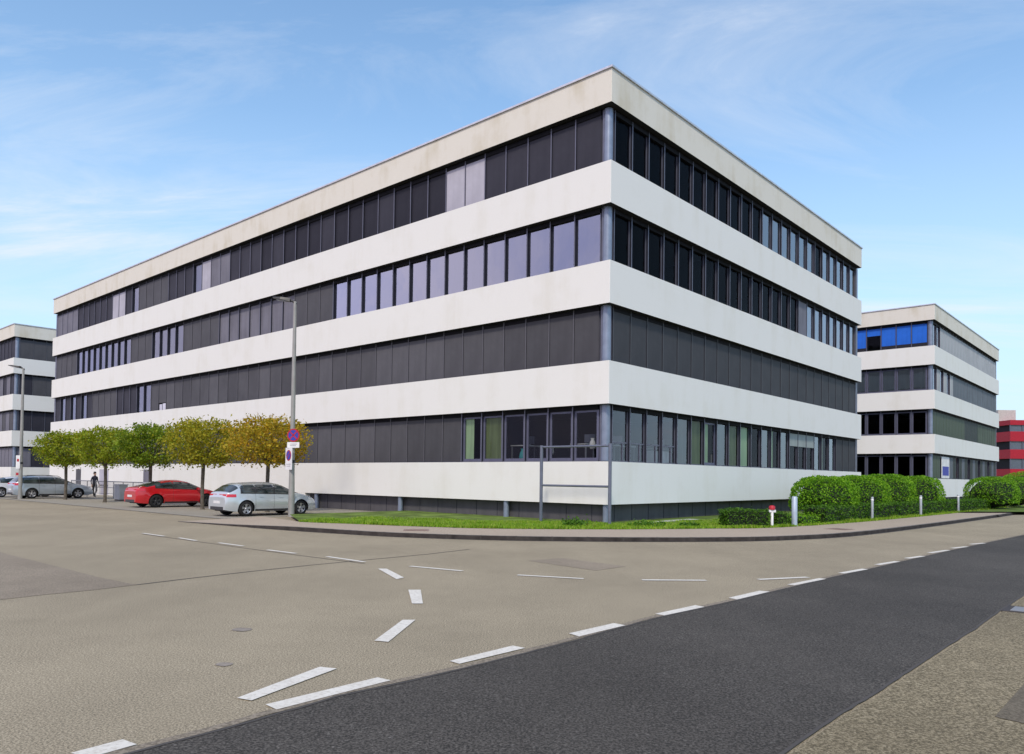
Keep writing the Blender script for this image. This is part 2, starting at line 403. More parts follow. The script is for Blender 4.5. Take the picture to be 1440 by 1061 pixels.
sd = Vector((math.sin(SUN_AZ)*math.cos(SUN_EL), math.cos(SUN_AZ)*math.cos(SUN_EL), math.sin(SUN_EL)))
so.rotation_euler = sd.to_track_quat('Z', 'Y').to_euler(); so.location = sd*60 + Vector((0, 0, 20))

# ------------------------------------------------------------------ ground, roads, kerb
mb = MB(); ring = [(1600*math.cos(t*math.pi/32), 1600*math.sin(t*math.pi/32), -.03) for t in range(64)]
mb.add(ring, [tuple(range(64))], 'earth'); mb.build('ground', kind='structure')

def sheet(name, pts, z, mat, kind='structure', parent=None):
    m = MB(); m.add([(p[0], p[1], z) for p in pts], [tuple(range(len(pts)))], mat)
    o = m.build(name, parent=parent, kind=kind); return o
far_l = fp(140, 8.6); far_l2 = fp(140, 30)
road = sheet('road', [(-60, -30), (60, -30), (150, 60), (150, 172), (3.4, 30), fp(140, 2)[:2], fp(140, 30)[:2], (-60, 8)], 0, 'old_asphalt')
# the freshly laid lane
dt = DARK_TOP; db = DARK_BOT
ext = lambda a, b, t: (a[0]+(b[0]-a[0])*t, a[1]+(b[1]-a[1])*t)
top = [ext(dt[0], dt[2], -5.0)] + dt + [ext(dt[-2], dt[-1], 14)]
bot = [ext(db[0], db[2], -5.5)] + db + [ext(db[-2], db[-1], 45)]
def ragged(pts, step, amp):
    out = []
    for a, b in zip(pts[:-1], pts[1:]):
        L_ = math.hypot(b[0]-a[0], b[1]-a[1]); n_ = max(1, min(200, int(L_/step)))
        for k in range(n_): out.append((a[0]+(b[0]-a[0])*k/n_+R_.uniform(-amp, amp), a[1]+(b[1]-a[1])*k/n_+R_.uniform(-amp, amp)))
    return out + [pts[-1]]
top = ragged(top, .12, .010); bot = ragged(bot, .15, .007)
sheet('asphalt_lane', top + bot[::-1], .004, 'new_asphalt')
m = MB(); m.ribbon(ragged(top[::3], .1, .006), .035, .0075, 'joint'); m.ribbon(bot, .03, .014, 'joint'); m.build('lane_seam', kind='structure')
m = MB(); m.ribbon([(x-.05, y+.05) for x, y in top[::2]], .09, .0055, 'edge_grime'); m.build('lane_edge_grime', kind='structure')
# verge in the lower right: coarse pavement a hand above the lane
vr = bot + [(120, 100), (120, -40), (-20, -40)]
sheet('verge_pavement', [(x+.03, y-.03) for x, y in bot] + [(120, 100), (120, -40), (-20, -40)], .012, 'verge_asphalt')
sheet('repair_patch', [(3.62, 5.72), (4.55, 6.75), (7.5, 6.6), (6.2, 4.4), (3.9, 5.35)], .016, 'verge_dark')
sheet('repair_patch', PATCH + [(-30, 34), (-30, 7)], .004, 'patch_asphalt')
sheet('repair_patch', PATCH2, .004, 'patch_asphalt')
m = MB(); m.ribbon(SEAM, .035, .006, 'joint'); m.ribbon([(-10.6, 21.9), (-7.9, 19.5), (-5.2, 17.1), (-2.9, 15.2)], .03, .005, 'joint'); m.build('road_seam', kind='structure')
m = MB()
for (x, y), r in zip(BLOT, (.10, .07)):
    m.add([(x+r*1.1*math.cos(t*math.pi/8), y+r*(1.1+.2*math.cos(t*.9))*math.sin(t*math.pi/8), .005) for t in range(16)], [tuple(range(16))], 'stain')
m.build('road_stain', kind='structure')
for q in DASH_QUADS:
    m = MB(); m.add([(x, y, .009) for x, y in q], [tuple(range(len(q)))], 'road_paint'); m.build('lane_marking', parent=road)
for (a, b) in DASH_SEGS:
    m = MB(); m.ribbon([a, b], .13 if b[1]-a[1] > -.2 else .11, .009, 'road_paint'); m.build('lane_marking', parent=road)

# pavement with its kerb: the kerb drops to the road where the parking bays begin
kz = [.012, .06] + [.12]*(len(KERB)-2)
kpts = [Vector((x, y, z)) for (x, y), z in zip(KERB, kz)]
kpts.append(kpts[-1] + (kpts[-1]-kpts[-2])*9)
# even out the curve
def smooth_line(pts, n=8):
    out = []
    for i in range(len(pts)-1):
        p0, p1, p2, p3 = pts[max(i-1, 0)], pts[i], pts[i+1], pts[min(i+2, len(pts)-1)]
        for k in range(n):
            t = k/n
            out.append(.5*((2*p1)+(p2-p0)*t+(2*p0-5*p1+4*p2-p3)*t*t+(3*p1-p0-3*p2+p3)*t**3))
    out.append(pts[-1]); return out
ks = smooth_line(kpts)
le = [Vector((x, y, .12)) for x, y in LAWN_EDGE[:-1]] + [Vector((34.0, 52.3, .12))]; le.append(le[-1] + (le[-1]-le[-2])*5)
les = smooth_line(le)
m = MB(); vs = []; fs = []
inn = []
for i, p in enumerate(ks):
    d = (ks[min(i+1, len(ks)-1)] - ks[max(i-1, 0)]); d.z = 0; d.normalize(); nn = Vector((-d.y, d.x, 0))
    q = p + nn*.15; inn.append(q)
    vs += [Vector((p.x, p.y, -.02)), p.copy(), q]
m2 = [(3*i, 3*i+3, 3*i+4, 3*i+1) for i in range(len(ks)-1)]; m3 = [(3*i+1, 3*i+4, 3*i+5, 3*i+2) for i in range(len(ks)-1)]
m.add(vs, m2, 'kerb_face_shade'); m.add(vs, m3, 'kerb_stone')
acc = 0
for i in range(1, len(ks)-8):
    seg = (ks[i]-ks[i-1]); L_ = seg.length; u_ = seg/L_; t_ = (1.0-acc) % 1.0
    while t_ < L_:
        p = ks[i-1]+u_*t_; nn = Vector((-u_.y, u_.x, 0)); e_ = u_*.009; o_ = nn*-.004
        if p.z > .03: m.add([Vector((p.x, p.y, .006))-e_+o_, Vector((p.x, p.y, .006))+e_+o_, p+e_+o_+Vector((0, 0, .004)), p-e_+o_+Vector((0, 0, .004)), p+e_+nn*.15+Vector((0, 0, .004)), p-e_+nn*.15+Vector((0, 0, .004))], [(0, 1, 2, 3), (3, 2, 4, 5)], 'joint')
        t_ += 1.0
    acc = (acc+L_) % 1.0
m.build('kerb', kind='structure')
poly = [(p.x, p.y, p.z-.003) for p in inn] + [(p.x, p.y, .117) for p in les[::-1]] + [(*fp(12.6, 6.6)[:2], .02)]
m = MB(); m.add(poly, [tuple(range(len(poly)))], 'paving'); pv = m.build('pavement', kind='structure')
bmx = bmesh.new(); bmx.from_mesh(pv.data); bmesh.ops.triangulate(bmx, faces=bmx.faces[:]); bmx.to_mesh(pv.data); bmx.free()
m = MB(); m.ribbon([(p.x + .02, p.y - .05) for p in ks[10:]], .10, .0045, 'joint')
m.build('gutter', kind='structure')
poly = [(p.x, p.y, .13) for p in les] + [(110, 150, .13), (60, 160, .13), (*fp(-30, -60)[:2], .13), (*fp(11.7, -1)[:2], .13), (*fp(11.7, 5.9)[:2], .125)]
m = MB(); m.add(poly, [tuple(range(len(poly)))], 'turf'); lw = m.build('lawn', kind='structure')
bmx = bmesh.new(); bmx.from_mesh(lw.data); bmesh.ops.triangulate(bmx, faces=bmx.faces[:]); bmx.to_mesh(lw.data); bmx.free()
sheet('parking_bays', [fp(12.3, 8.6)[:2], fp(12.3, -1)[:2], fp(75, -1)[:2], fp(75, 8.6)[:2]], .006, 'bay_paving')
m = MB(); m.ribbon([fp(12.3, 8.62)[:2], fp(75, 8.62)[:2]], .14, .012, 'kerb_stone'); m.build('flush_kerb', kind='structure')
sheet('gravel_strip', [(CORNER+B2*x-(-A2)*0 + (-A2)*y)[:2] for x, y in ((1.0, .5), (1.0, 1.0), (5.2, 1.0), (5.2, .5))], .136, 'pale_gravel')

# ------------------------------------------------------------------ the office blocks
HP, BH = 3.7407, 1.5985
WH = HP - BH; BAY = 1.22; X0 = .63
Z4 = 2.3944
def window_geo(kind):
    """boxes (or sheets) of one window bay: frame, pane; x along the face, y inwards"""
    fr, pn, bl = [], [], []
    fm = 'frame_metal'
    edge = {'screen': 'guide_rail', 'screen_pale': 'guide_rail', 'screen_deep': 'guide_rail', 'pots': 'guide_rail', 'shade': 'guide_shade', 'silver_reflection': 'blind_light', 'slate_reflection': 'screen_mid', 'flush_moss': 'flush_moss', 'deep_reflection': 'guide_shade'}.get(kind, fm)
    fr.append((-.024, .024, .25, .262, 0, WH, edge)); fr.append((-.028, .028, .263, .40, 0, WH, 'frame_dark'))
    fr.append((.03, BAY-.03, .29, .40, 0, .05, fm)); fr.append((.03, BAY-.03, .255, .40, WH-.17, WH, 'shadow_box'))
    sw = .135 if kind in ('clear', 'olive', 'greena', 'framed', 'framed_sage') else .075
    sm = 'sash_metal' if sw > .1 else 'frame_dark'
    fr.append((.03, sw, .335, .395, .05, WH-.17, sm)); fr.append((BAY-sw, BAY-.03, .335, .395, .05, WH-.17, 'sash_metal' if sw > .1 else fm))
    if sw > .1:
        fr.append((sw, BAY-sw, .335, .395, .05, .15, sm)); fr.append((sw, BAY-sw, .335, .395, WH-.25, WH-.17, sm))
    g = 'glass'
    x0, x1, z1 = .032, BAY-.032, WH-.171
    S = lambda mat, z0=.04, zt=None, y=.275: bl.append((x0, x1, y, y+.008, z0, zt or z1, mat))
    I = lambda mat, z0=.06, xa=.05, xb=BAY-.05: bl.append((xa, xb, .415, .423, z0, z1, mat))
    if kind == 'black': g = 'glass_dark'
    if kind == 'transom': g = 'glass_mid'
    if kind == 'screen': S('screen_grey')
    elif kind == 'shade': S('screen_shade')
    elif kind == 'screen_pale': S('screen_pale')
    elif kind == 'screen_deep': S('screen_deep')
    elif kind == 'garden': I('garden_reflection'); g = 'glass_mid'
    elif kind == 'mid': S('screen_mid')
    elif kind == 'mid_in': S('screen_mid', y=.325)
    elif kind == 'light': S('blind_light')
    elif kind == 'dim': S('screen_dark', y=.30)
    elif kind == 'night': S('screen_night', y=.32)
    elif kind == 'lilac': I('lilac_reflection'); g = 'glass_sky'
    elif kind == 'pale': I('pot_and_reflection'); g = 'glass_mid'
    elif kind == 'clear': g = 'glass_clear'
    elif kind == 'sage': I('blind_sage'); g = 'glass_mid'
    elif kind == 'moss': S('blind_moss', y=.325)
    elif kind == 'framed': g = 'glass_dark'
    elif kind == 'framed_sage': I('blind_sage'); g = 'glass_mid'
    elif kind == 'blue': S('blind_blue', .36, y=.327); S('screen_night', .05, .355, y=.327)
    elif kind == 'blue_half': S('blind_blue', 1.35, y=.327)
    elif kind in ('silver_reflection', 'slate_reflection', 'flush_moss', 'deep_reflection'): S(kind, y=.262)
    elif kind == 'half': S('blind_sage', 1.28)
    elif kind == 'pots':
        S('screen_grey', .55)
        bl += [(.12, .50, .30, .33, .06, .46, 'pot_and_reflection'), (.62, 1.08, .30, .33, .06, .50, 'pot_and_reflection')]
    elif kind == 'transom':
        fr.append((.03, BAY-.03, .33, .395, .72, .775, fm)); fr.append((.80, .85, .33, .395, .05, .72, fm))
    elif kind.startswith('green'): I('curtain_green', .06, .08, {'greena': .62, 'greenb': 1.10, 'greenc': .55}[kind])
    elif kind in ('olive', 'olive_thin'): I('curtain_olive', .06, .10, 1.1)
    pn.append((sw, BAY-sw, .36, None, .05, WH-.17, g))
    return fr, pn, bl
WCACHE = {}
def window_meshes(kind):
    if kind not in WCACHE:
        r = []
        for nm, lst in zip(('window', 'pane', 'blind'), window_geo(kind)):
            if not lst: r.append(None); continue
            b = MB()
            for x in lst: b.box(*x)
            r.append(b.mesh(nm))
        WCACHE[kind] = r
    return WCACHE[kind]
def office_block(label, loc, nR, nL, rows_R, rows_L, seenR, seenL, parts_max=100, columns=(), group=None, tail=None, base_z=0.0):
    """origin at the near corner; x runs along the right face, y along the left face, inside is x>0, y>0"""
    t = thing('office_building', label, 'building', loc, ANG_B, group)
    R, L = X0*2 + nR*BAY - .30, X0*2 + nL*BAY - .30
    tops = [Z4 + HP*k for k in range(3, -1, -1)]
    roof = Z4 + HP*3 + 3.5132
    bands = [(roof-1.3236, roof-.06, 'aged_render')] + [(z-BH, z, 'white_render') for z in tops]
    for z0, z1, mt in bands:
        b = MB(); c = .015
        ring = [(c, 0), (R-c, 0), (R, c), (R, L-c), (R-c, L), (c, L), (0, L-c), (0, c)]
        b.prism(ring, z0, z1, 'soffit_shade', mat_side=mt)
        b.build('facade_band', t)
    b = MB()
    for x0, x1, y0, y1 in ((-.06, R+.06, -.06, .30), (-.06, .30, .303, L+.06)): b.box(x0, x1, y0, y1, roof-.055, roof+.02, 'coping_metal')
    b.box(.31, R, .31, L, roof-.05, roof-.03, 'soffit_shade'); b.build('roof_coping', t)
    # inner core so that clear windows look into rooms
    b = MB()
    for (z0, z1, _), zb in zip(bands[1:], [bands[0][0]] + [q[0] for q in bands[1:]]):
        b.box(5.2, R-.6, 5.2, L-.6, z1+.004, zb-.004, 'inside_dark')
        b.box(.6, R-.6, .6, L-.6, z1+.002, z1+.006, 'inside_floor')
        k = 0
        for y in range(int(X0+8*BAY), int(L-2), 10): b.box(.52, 5.1, y, y+.1, z1+.008, zb-.006, 'inside_dark')
        for x in range(int(X0+7*BAY), int(R-2), 8): b.box(x, x+.1, .52, 5.1, z1+.008, zb-.006, 'inside_dark')
        b.box(R-.52, R-.5, .3, L-.3, z1+.004, zb-.004, 'screen_grey'); b.box(.3, R-.3, L-.52, L-.5, z1+.004, zb-.004, 'screen_grey')
    b.build('inner_core', t)
    zb4 = Z4 - BH
    # plinth panels under the overhang
    b = MB(); q = .36
    b.box(q, R-q, q, L-q, -.35, zb4-.002, 'plinth_panel')
    j = 0
    for i in range(int((R-1)/1.22)): b.box(q+.6+i*1.22, q+.615+i*1.22, q-.012, q, -.3, zb4-.002, 'frame_dark')
    for i in range(int((L-1)/1.22)): b.box(q-.012, q, q+.6+i*1.22, q+.615+i*1.22, -.3, zb4-.002, 'frame_dark')
    b.build('plinth', t)
    for s in columns:
        b = MB(); b.lathe([(.12, -.3), (.12, zb4)], 'column_metal', 16, Matrix.Translation((.17, s, 0))); b.build('plinth_column', t)
    b = MB(); b.lathe([(.13, -.3), (.13, zb4)], 'column_metal', 16, Matrix.Translation((.2, .2, 0))); b.build('plinth_column', t)
    wlist = []
    for r in range(4):
        z = tops[r]
        # corner column and the dark returns beside it
        b = MB(); b.lathe([(.165, z+.028), (.165, z+WH)], 'column_metal', 20, Matrix.Translation((.40, .40, 0)))
        b.box(.44, .60, .30, .36, z, z+WH, 'frame_metal'); b.box(.30, .36, .44, .60, z, z+WH, 'frame_metal')
        b.box(.38, .60, .36, .60, z, z+WH-.004, 'frame_dark'); b.build('corner_column', t)
        b = MB(); b.box(X0+nR*BAY-.03, R-.02, .25, .40, z+.004, z+WH-.004, 'frame_metal'); b.build('end_mullion', t)
        b = MB(); b.box(.25, .40, X0+nL*BAY-.03, L-.02, z+.004, z+WH-.004, 'frame_metal'); b.build('end_mullion', t)
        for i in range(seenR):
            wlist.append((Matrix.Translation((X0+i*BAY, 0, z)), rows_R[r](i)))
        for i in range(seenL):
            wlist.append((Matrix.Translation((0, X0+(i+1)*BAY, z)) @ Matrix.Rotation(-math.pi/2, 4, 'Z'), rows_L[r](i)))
    W = Matrix.Translation(loc) @ Matrix.Rotation(ANG_B, 4, 'Z')
    def area(M):
        a = projected(W @ M @ Vector((0, .3, 0))); c = projected(W @ M @ Vector((BAY, .3, WH)))
        return abs(a[0]-c[0])*abs(a[1]-c[1]) * (1 if -20 < a[0] < 1460 else .01)
    wlist.sort(key=lambda q: -area(q[0]))
    for M, kind in wlist[:parts_max]:
        fm, pm, bm = window_meshes(kind)
        o = link('window', fm, t); o.matrix_local = M
        link('pane', pm, o)
        if bm: link('blind', bm, o)  # some of these sheets are coloured to imitate window reflections
    rest = wlist[parts_max:]
    if rest:
        b = MB()
        for M, kind in rest:
            for lst in window_geo(kind):
                for x in lst: b.box(*x, M=M)
        b.build('window', t, kind='stuff')
    return t, R, L, tops, zb4
def pick(segs, default):
    """segs: list of (first bay past the end, kind or list of kinds)"""
    def f(i):
        for e, k in segs:
            if i < e: return k[i % len(k)] if isinstance(k, (list, tuple)) else k
        return default[i % len(default)] if isinstance(default, (list, tuple)) else default
    return f
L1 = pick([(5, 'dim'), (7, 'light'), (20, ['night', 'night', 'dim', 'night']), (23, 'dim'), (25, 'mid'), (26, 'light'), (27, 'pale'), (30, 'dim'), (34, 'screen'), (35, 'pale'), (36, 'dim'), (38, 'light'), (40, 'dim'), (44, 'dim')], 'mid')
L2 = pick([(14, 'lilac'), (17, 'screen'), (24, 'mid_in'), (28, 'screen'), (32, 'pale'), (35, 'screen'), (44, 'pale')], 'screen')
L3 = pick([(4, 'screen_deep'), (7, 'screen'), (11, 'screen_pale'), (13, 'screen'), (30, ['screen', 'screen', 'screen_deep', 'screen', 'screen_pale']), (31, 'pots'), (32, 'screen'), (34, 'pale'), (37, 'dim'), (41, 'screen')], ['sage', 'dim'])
L4 = pick([(4, 'clear'), (5, 'olive'), (6, 'greena'), (9, 'screen_deep'), (11, 'screen'), (14, 'screen_pale')], ['screen', 'screen', 'screen_pale'])
R1 = pick([(11, 'black'), (17, 'sage'), (18, 'black')], 'sage')
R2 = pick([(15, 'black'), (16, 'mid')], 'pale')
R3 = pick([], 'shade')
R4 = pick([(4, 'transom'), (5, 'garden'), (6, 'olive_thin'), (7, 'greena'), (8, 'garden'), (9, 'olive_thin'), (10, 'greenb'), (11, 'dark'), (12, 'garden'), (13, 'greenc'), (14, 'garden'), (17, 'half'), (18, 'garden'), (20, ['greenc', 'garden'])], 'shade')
main, MR, ML, TOPS, ZB4 = office_block(
    'long four storey white office block with dark ribbon windows, standing at the road corner', tuple(CORNER), 23, 48,
    (R1, R2, R3, R4), (L1, L2, L3, L4), 23, 48, columns=(5.16, 11.9, 18.76))
def tail_wall():
    # far third of the long side: the wall comes down to the ground, with grey doors set in it
    b = MB(); s0 = 19.6
    def wl(a0, a1): b.box(.004, .34, a0, a1, -.05, ZB4-.003, 'white_render')
    wl(s0, 38.9); wl(40.0, 46.3); wl(48.1, 52.0); wl(53.1, ML-.01); b.build('base_wall', main)
    for a0, a1, mt in ((38.9, 40.0, 'screen_mid'), (46.3, 48.1, 'blind_light'), (52.0, 53.1, 'screen_grey')):
        d = MB(); d.box(.10, .20, a0, a1, -.04, ZB4-.006, mt); d.box(.08, .1, a0+.05, a0+.12, -.04, ZB4-.01, 'frame_metal'); d.box(-.012, .0, a0, a1, ZB4+.002, 2.0, mt)
        o = d.build('door', main)
        h = MB(); h.box(.05, .1, a1-.2, a1-.16, .85, .98 if False else .78, 'coping_metal'); h.build('door_handle', o)
tail_wall()
bk = pick([(2, 'blue'), (3, 'blue'), (4, 'blue_half'), (6, 'blue')], 'dim')
office_block('smaller white office block at the right with blue blinds on its top floor', (35.4, 63.85, -.28), 23, 30,
    (pick([(2, 'pale')], 'silver_reflection'), pick([(6, ['pale', 'silver_reflection'])], 'slate_reflection'), pick([(10, 'flush_moss'), (15, 'deep_reflection')], 'flush_moss'), pick([(2, 'flush_moss'), (5, 'sage')], ['deep_reflection', 'slate_reflection', 'deep_reflection', 'dark'])),
    (bk, pick([], 'framed_sage'), pick([], 'framed'), pick([], 'framed')), 23, 14)
office_block('white office block at the far left beyond the end of the long building', (-51.2, 77.9, -.2), 23, 30,
    (pick([], 'screen'), pick([(1, 'dim'), (3, 'screen'), (5, 'light')], 'screen'), pick([], 'dim'), pick([(1, 'mid'), (2, 'dim')], 'screen')),
    (pick([], 'dim'), pick([], ['dim', 'mid']), pick([], ['screen', 'mid']), pick([], 'mid')), 10, 12)

# poster in a ground floor window of the right-hand block
Wr = Matrix.Translation((35.4, 63.85, -.28)) @ Matrix.Rotation(ANG_B, 4, 'Z')
b = MB(); b.box(3.4, 6.3, .205, .23, Z4+.06, Z4+1.95, 'sign_white'); b.box(3.7, 6.0, .195, .204, Z4+.3, Z4+1.1, 'sign_blue')
o = b.build('window_poster'); o.matrix_world = Wr
tag(o, 'pale poster with a blue panel on the ground floor window of the smaller block', 'poster')

# ------------------------------------------------------------------ red building far right
t = thing('red_building', 'distant red office building with grey window bands behind the hedge', 'building', (91.4, 139.8, 0), 0)
zb = [(3.2, 4.5), (6.4, 8.1), (9.6, 11.4), (12.6, 13.5)]
for z0, z1 in zb:
    b = MB(); b.box(0, 45, 0, 18, z0, z1, 'red_cladding'); b.build('facade_band', t)
b = MB(); b.box(.3, 44.7, .3, 17.7, 0, 3.2, 'beige_render'); b.box(.4, 44.6, .4, 17.6, 3.2, 13.45, 'inside_dark'); b.build('wall', t)
b = MB(); b.box(-.3, 3.0, 3, 12, 13.5, 15.6, 'beige_render'); b.build('roof_house', t)
proto = None
for z0, z1 in ((4.5, 6.4), (8.1, 9.6), (11.4, 12.6)):
    for i in range(20):
        b = MB(); x = .1+i*2.2
        b.box(x, x+.12, .12, .35, z0, z1, 'frame_metal'); b.box(x+.12, x+2.2, .2, .35, z0, z0+.1, 'frame_metal')
        wnd = b.build('window', t)
        b = MB(); b.box(x+.12, x+2.2, .26, .3, z0+.1, z1, 'far_window'); b.build('pane', wnd)

# ------------------------------------------------------------------ plants
def leaf_mesh(name, pts, size, mat, rnd, core=None, updir=.3):
    n = len(pts); v = np.zeros((n*4, 3)); pts = np.array(pts)
    d = rnd.normal(size=(n, 3)); d[:, 2] += updir; d /= np.linalg.norm(d, axis=1)[:, None]
    e = rnd.normal(size=(n, 3)); e -= d*(e*d).sum(1)[:, None]; e /= np.linalg.norm(e, axis=1)[:, None]
    f = np.cross(d, e); s = size*(.6+.8*rnd.random(n))[:, None]
    v[0::4] = pts - e*s*.5; v[1::4] = pts + f*s*.32; v[2::4] = pts + e*s*.5; v[3::4] = pts - f*s*.32
    vl = [tuple(q) for q in v]; fl = [(4*i, 4*i+1, 4*i+2, 4*i+3) for i in range(n)]; mi = [0]*n
    mats = [mat]
    if core:
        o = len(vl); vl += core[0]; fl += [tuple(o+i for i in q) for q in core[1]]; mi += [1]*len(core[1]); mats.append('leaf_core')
    me = bpy.data.meshes.new(name); me.from_pydata(vl, [], fl)
    for q in mats: me.materials.append(MATS[q])
    me.polygons.foreach_set('material_index', mi); me.update(); return me
def blob(center, rad, n=14, m=8):
    vs = []; fs = []
    for j in range(m+1):
        ph = math.pi*j/m - math.pi/2
        for i in range(n):
            a = 2*math.pi*i/n; k = 1+.1*math.sin(3*a+j)
            vs.append((center[0]+rad[0]*k*math.cos(ph)*math.cos(a), center[1]+rad[1]*k*math.cos(ph)*math.sin(a), center[2]+rad[2]*math.sin(ph)))
    for j in range(m):
        for i in range(n): fs.append((j*n+i, j*n+(i+1) % n, (j+1)*n+(i+1) % n, (j+1)*n+i))
    return vs, fs
def street_tree(label, loc, seed, mat, rx, z0, z1, trunk_r=.085):
    rnd = np.random.default_rng(seed); rr = random.Random(seed)
    t = thing('street_tree', label, 'tree', loc, rr.uniform(0, 6), 'clipped trees along the parking bays')
    fork = z0 - .05; b = MB()
    b.tube([(0, 0, -.03), (.01, 0, .15), (.02, .01, fork*.55), (0, 0, fork), (0, 0, fork+.25)], [trunk_r*1.5, trunk_r*1.1, trunk_r, trunk_r*1.05, trunk_r*1.25], 'bark', 10)
    tips = []
    zc = (z0+z1)/2
    for k in range(13):
        a = k*2.4+rr.uniform(-.3, .3); rad = rx*rr.uniform(.35, .85); zz = z0 + (z1-z0)*rr.uniform(.25, .85)
        e = Vector((math.cos(a)*rad, math.sin(a)*rad, zz)); mid = Vector((e.x*.45, e.y*.45, fork+.2+(zz-fork)*.42))
        b.tube([(0, 0, fork+.1), mid, e], [trunk_r*.55, trunk_r*.34, .012], 'bark', 6); tips.append((mid, e))
    b.build('trunk', t)
    pts = []; hz = (z1-z0)/2
    for k in range(150):
        a = rr.uniform(0, 2*math.pi); u = rr.random()**.42
        zz = rr.uniform(-.85, .95)
        prof = (1-abs(zz)**3.2)**.5 * (1 if zz > -.1 else 1-.35*(-zz-.1))
        c = np.array([math.cos(a)*u*rx*prof*rr.uniform(.85, 1.03), math.sin(a)*u*rx*prof, zc+zz*hz])
        n = rr.randint(40, 66)
        pts.append(c + rnd.normal(size=(n, 3))*np.array([.2, .2, .14]))
    pts = np.concatenate(pts)
    # a few long shoots poking out of the clipped top
    for k in range(26):
        a = rr.uniform(0, 6.28); r0 = rx*rr.uniform(.2, 1.0); h = rr.uniform(.05, .28)
        base = np.array([math.cos(a)*r0, math.sin(a)*r0, zc+hz*(1-(r0/rx)**3*.6)])
        q = base + np.linspace(0, 1, 7)[:, None]*np.array([math.cos(a)*.1, math.sin(a)*.1, h]); pts = np.concatenate([pts, q])
    link('crown', leaf_mesh('crown', pts, .125, mat, rnd, updir=.6), t)
    return t
street_tree('orange tinted clipped tree behind the silver car, nearest the lamp post with the signs', (-11.35, 35.5, 0), 11, 'leaf_orange', 2.0, 2.2, 4.3)
street_tree('olive yellow clipped tree whose trunk stands in front of the red car', tuple(fp(20.0, 5.5)), 12, 'leaf_olive', 1.85, 2.1, 4.3)
street_tree('dark green clipped tree rising behind the red car', tuple(fp(25.7, 5.6)), 13, 'leaf_green', 1.75, 2.1, 4.25)
street_tree('lime green clipped tree second from the left, between the grey cabinet and blue estate car', tuple(fp(31.3, 5.8)), 14, 'leaf_lime', 1.8, 2.1, 4.2)
street_tree('green clipped tree at the left end of the row, trunk before the blue estate car', tuple(fp(37.1, 6.0)), 15, 'leaf_lime', 1.75, 2.1, 4.15)

def bush(name, label, loc, rad, seed, n, mat='bush_leaf', size=.085, group=None):
    rnd = np.random.default_rng(seed)
    d = rnd.normal(size=(n, 3)); d /= np.linalg.norm(d, axis=1)[:, None]; d[:, 2] = np.where(d[:, 2] < -.55, -d[:, 2], d[:, 2])
    # boxy, clipped shape with lumps
    k = (np.abs(d)**2.7).sum(1)**(-1/2.7)
    lump = 1 + .04*np.sin(d[:, 0]*7+seed)*np.cos(d[:, 1]*6+d[:, 2]*5) + .035*np.sin(d[:, 0]*17)*np.sin(d[:, 2]*15+seed) + .012*rnd.normal(size=n)
    p = d*(k*lump*rnd.choice([1, 1, .96, .9], n))[:, None]*np.array(rad); p[:, 2] += rad[2]*.96
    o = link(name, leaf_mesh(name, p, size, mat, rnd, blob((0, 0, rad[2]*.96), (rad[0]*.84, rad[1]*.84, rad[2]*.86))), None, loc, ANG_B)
    return tag(o, label, 'bush', group)
G1 = 'rounded clipped bushes beside the pavement'
bush('rounded_bush', 'large rounded bush beside the tall pale blue post, first of the clump', (13.75, 33.5, .13), (1.75, 1.25, .93), 21, 9000, group=G1)
bush('rounded_bush', 'second rounded bush of the clump, in front of the office block end', (16.75, 36.9, .13), (1.7, 1.3, .97), 22, 8500, group=G1)
bush('rounded_bush', 'third rounded bush of the clump, beneath the gap between both office blocks', (19.6, 39.9, .13), (1.7, 1.3, 1.03), 23, 8500, group=G1)
bush('rounded_bush', 'smaller rounded bush ending the clump before the white wall', (22.6, 42.6, .13), (1.55, 1.3, 1.01), 24, 7000, group=G1)
bush('rounded_bush', 'rounded bush right of the bare white wall, by the paired bollards', (31.2, 49.6, .10), (1.9, 1.5, 1.05), 25, 7000, group=G1)
bush('rounded_bush', 'rounded bush at the right picture edge below the red building', (35.1, 53.4, .10), (2.2, 1.6, 1.08), 26, 7000, group=G1)
bush('rounded_bush', 'rounded bush farthest along the pavement, beyond the right edge bush', (39.5, 58.4, .10), (2.6, 1.8, 1.3), 27, 6000, group=G1)
def hedge(label, pts, wdt, h, seed, dens, mat='hedge_leaf', size=.075):
    rnd = np.random.default_rng(seed); P = [np.array(p) for p in pts]; allp = []; b = MB()
    for a, c in zip(P[:-1], P[1:]):
        L = np.linalg.norm(c-a); d = (c-a)/L; nn = np.array([-d[1], d[0]]); n = int(dens*L*(wdt+2*h))
        s = rnd.random(n)*L; r = rnd.random(n)*(wdt+2*h)
        off = np.where(r < h, -wdt/2, np.where(r < h+wdt, r-h-wdt/2, wdt/2)); z = np.where(r < h, r, np.where(r < h+wdt, h, r-h-wdt))
        jit = .03*rnd.normal(size=(n, 3)) + (.03*np.sin(s*4+seed))[:, None]*np.array([0, 0, 1])
        q = np.stack([a[0]+d[0]*s+nn[0]*off, a[1]+d[1]*s+nn[1]*off, z], 1)+jit; allp.append(q)
        e = rnd.random((int(dens*wdt*h*2.2), 2)); 
        for end in (a, c): allp.append(np.stack([end[0]+nn[0]*(e[:, 0]-.5)*wdt, end[1]+nn[1]*(e[:, 0]-.5)*wdt, e[:, 1]*h], 1)+.03*rnd.normal(size=(len(e), 3)))
        k = wdt/2*.86; aa, cc = a+d*.06, c-d*.06
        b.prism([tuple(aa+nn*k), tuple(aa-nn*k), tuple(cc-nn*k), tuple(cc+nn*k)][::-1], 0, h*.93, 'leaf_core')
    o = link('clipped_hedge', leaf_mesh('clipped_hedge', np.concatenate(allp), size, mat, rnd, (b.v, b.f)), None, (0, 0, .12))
    return tag(o, label, 'hedge')
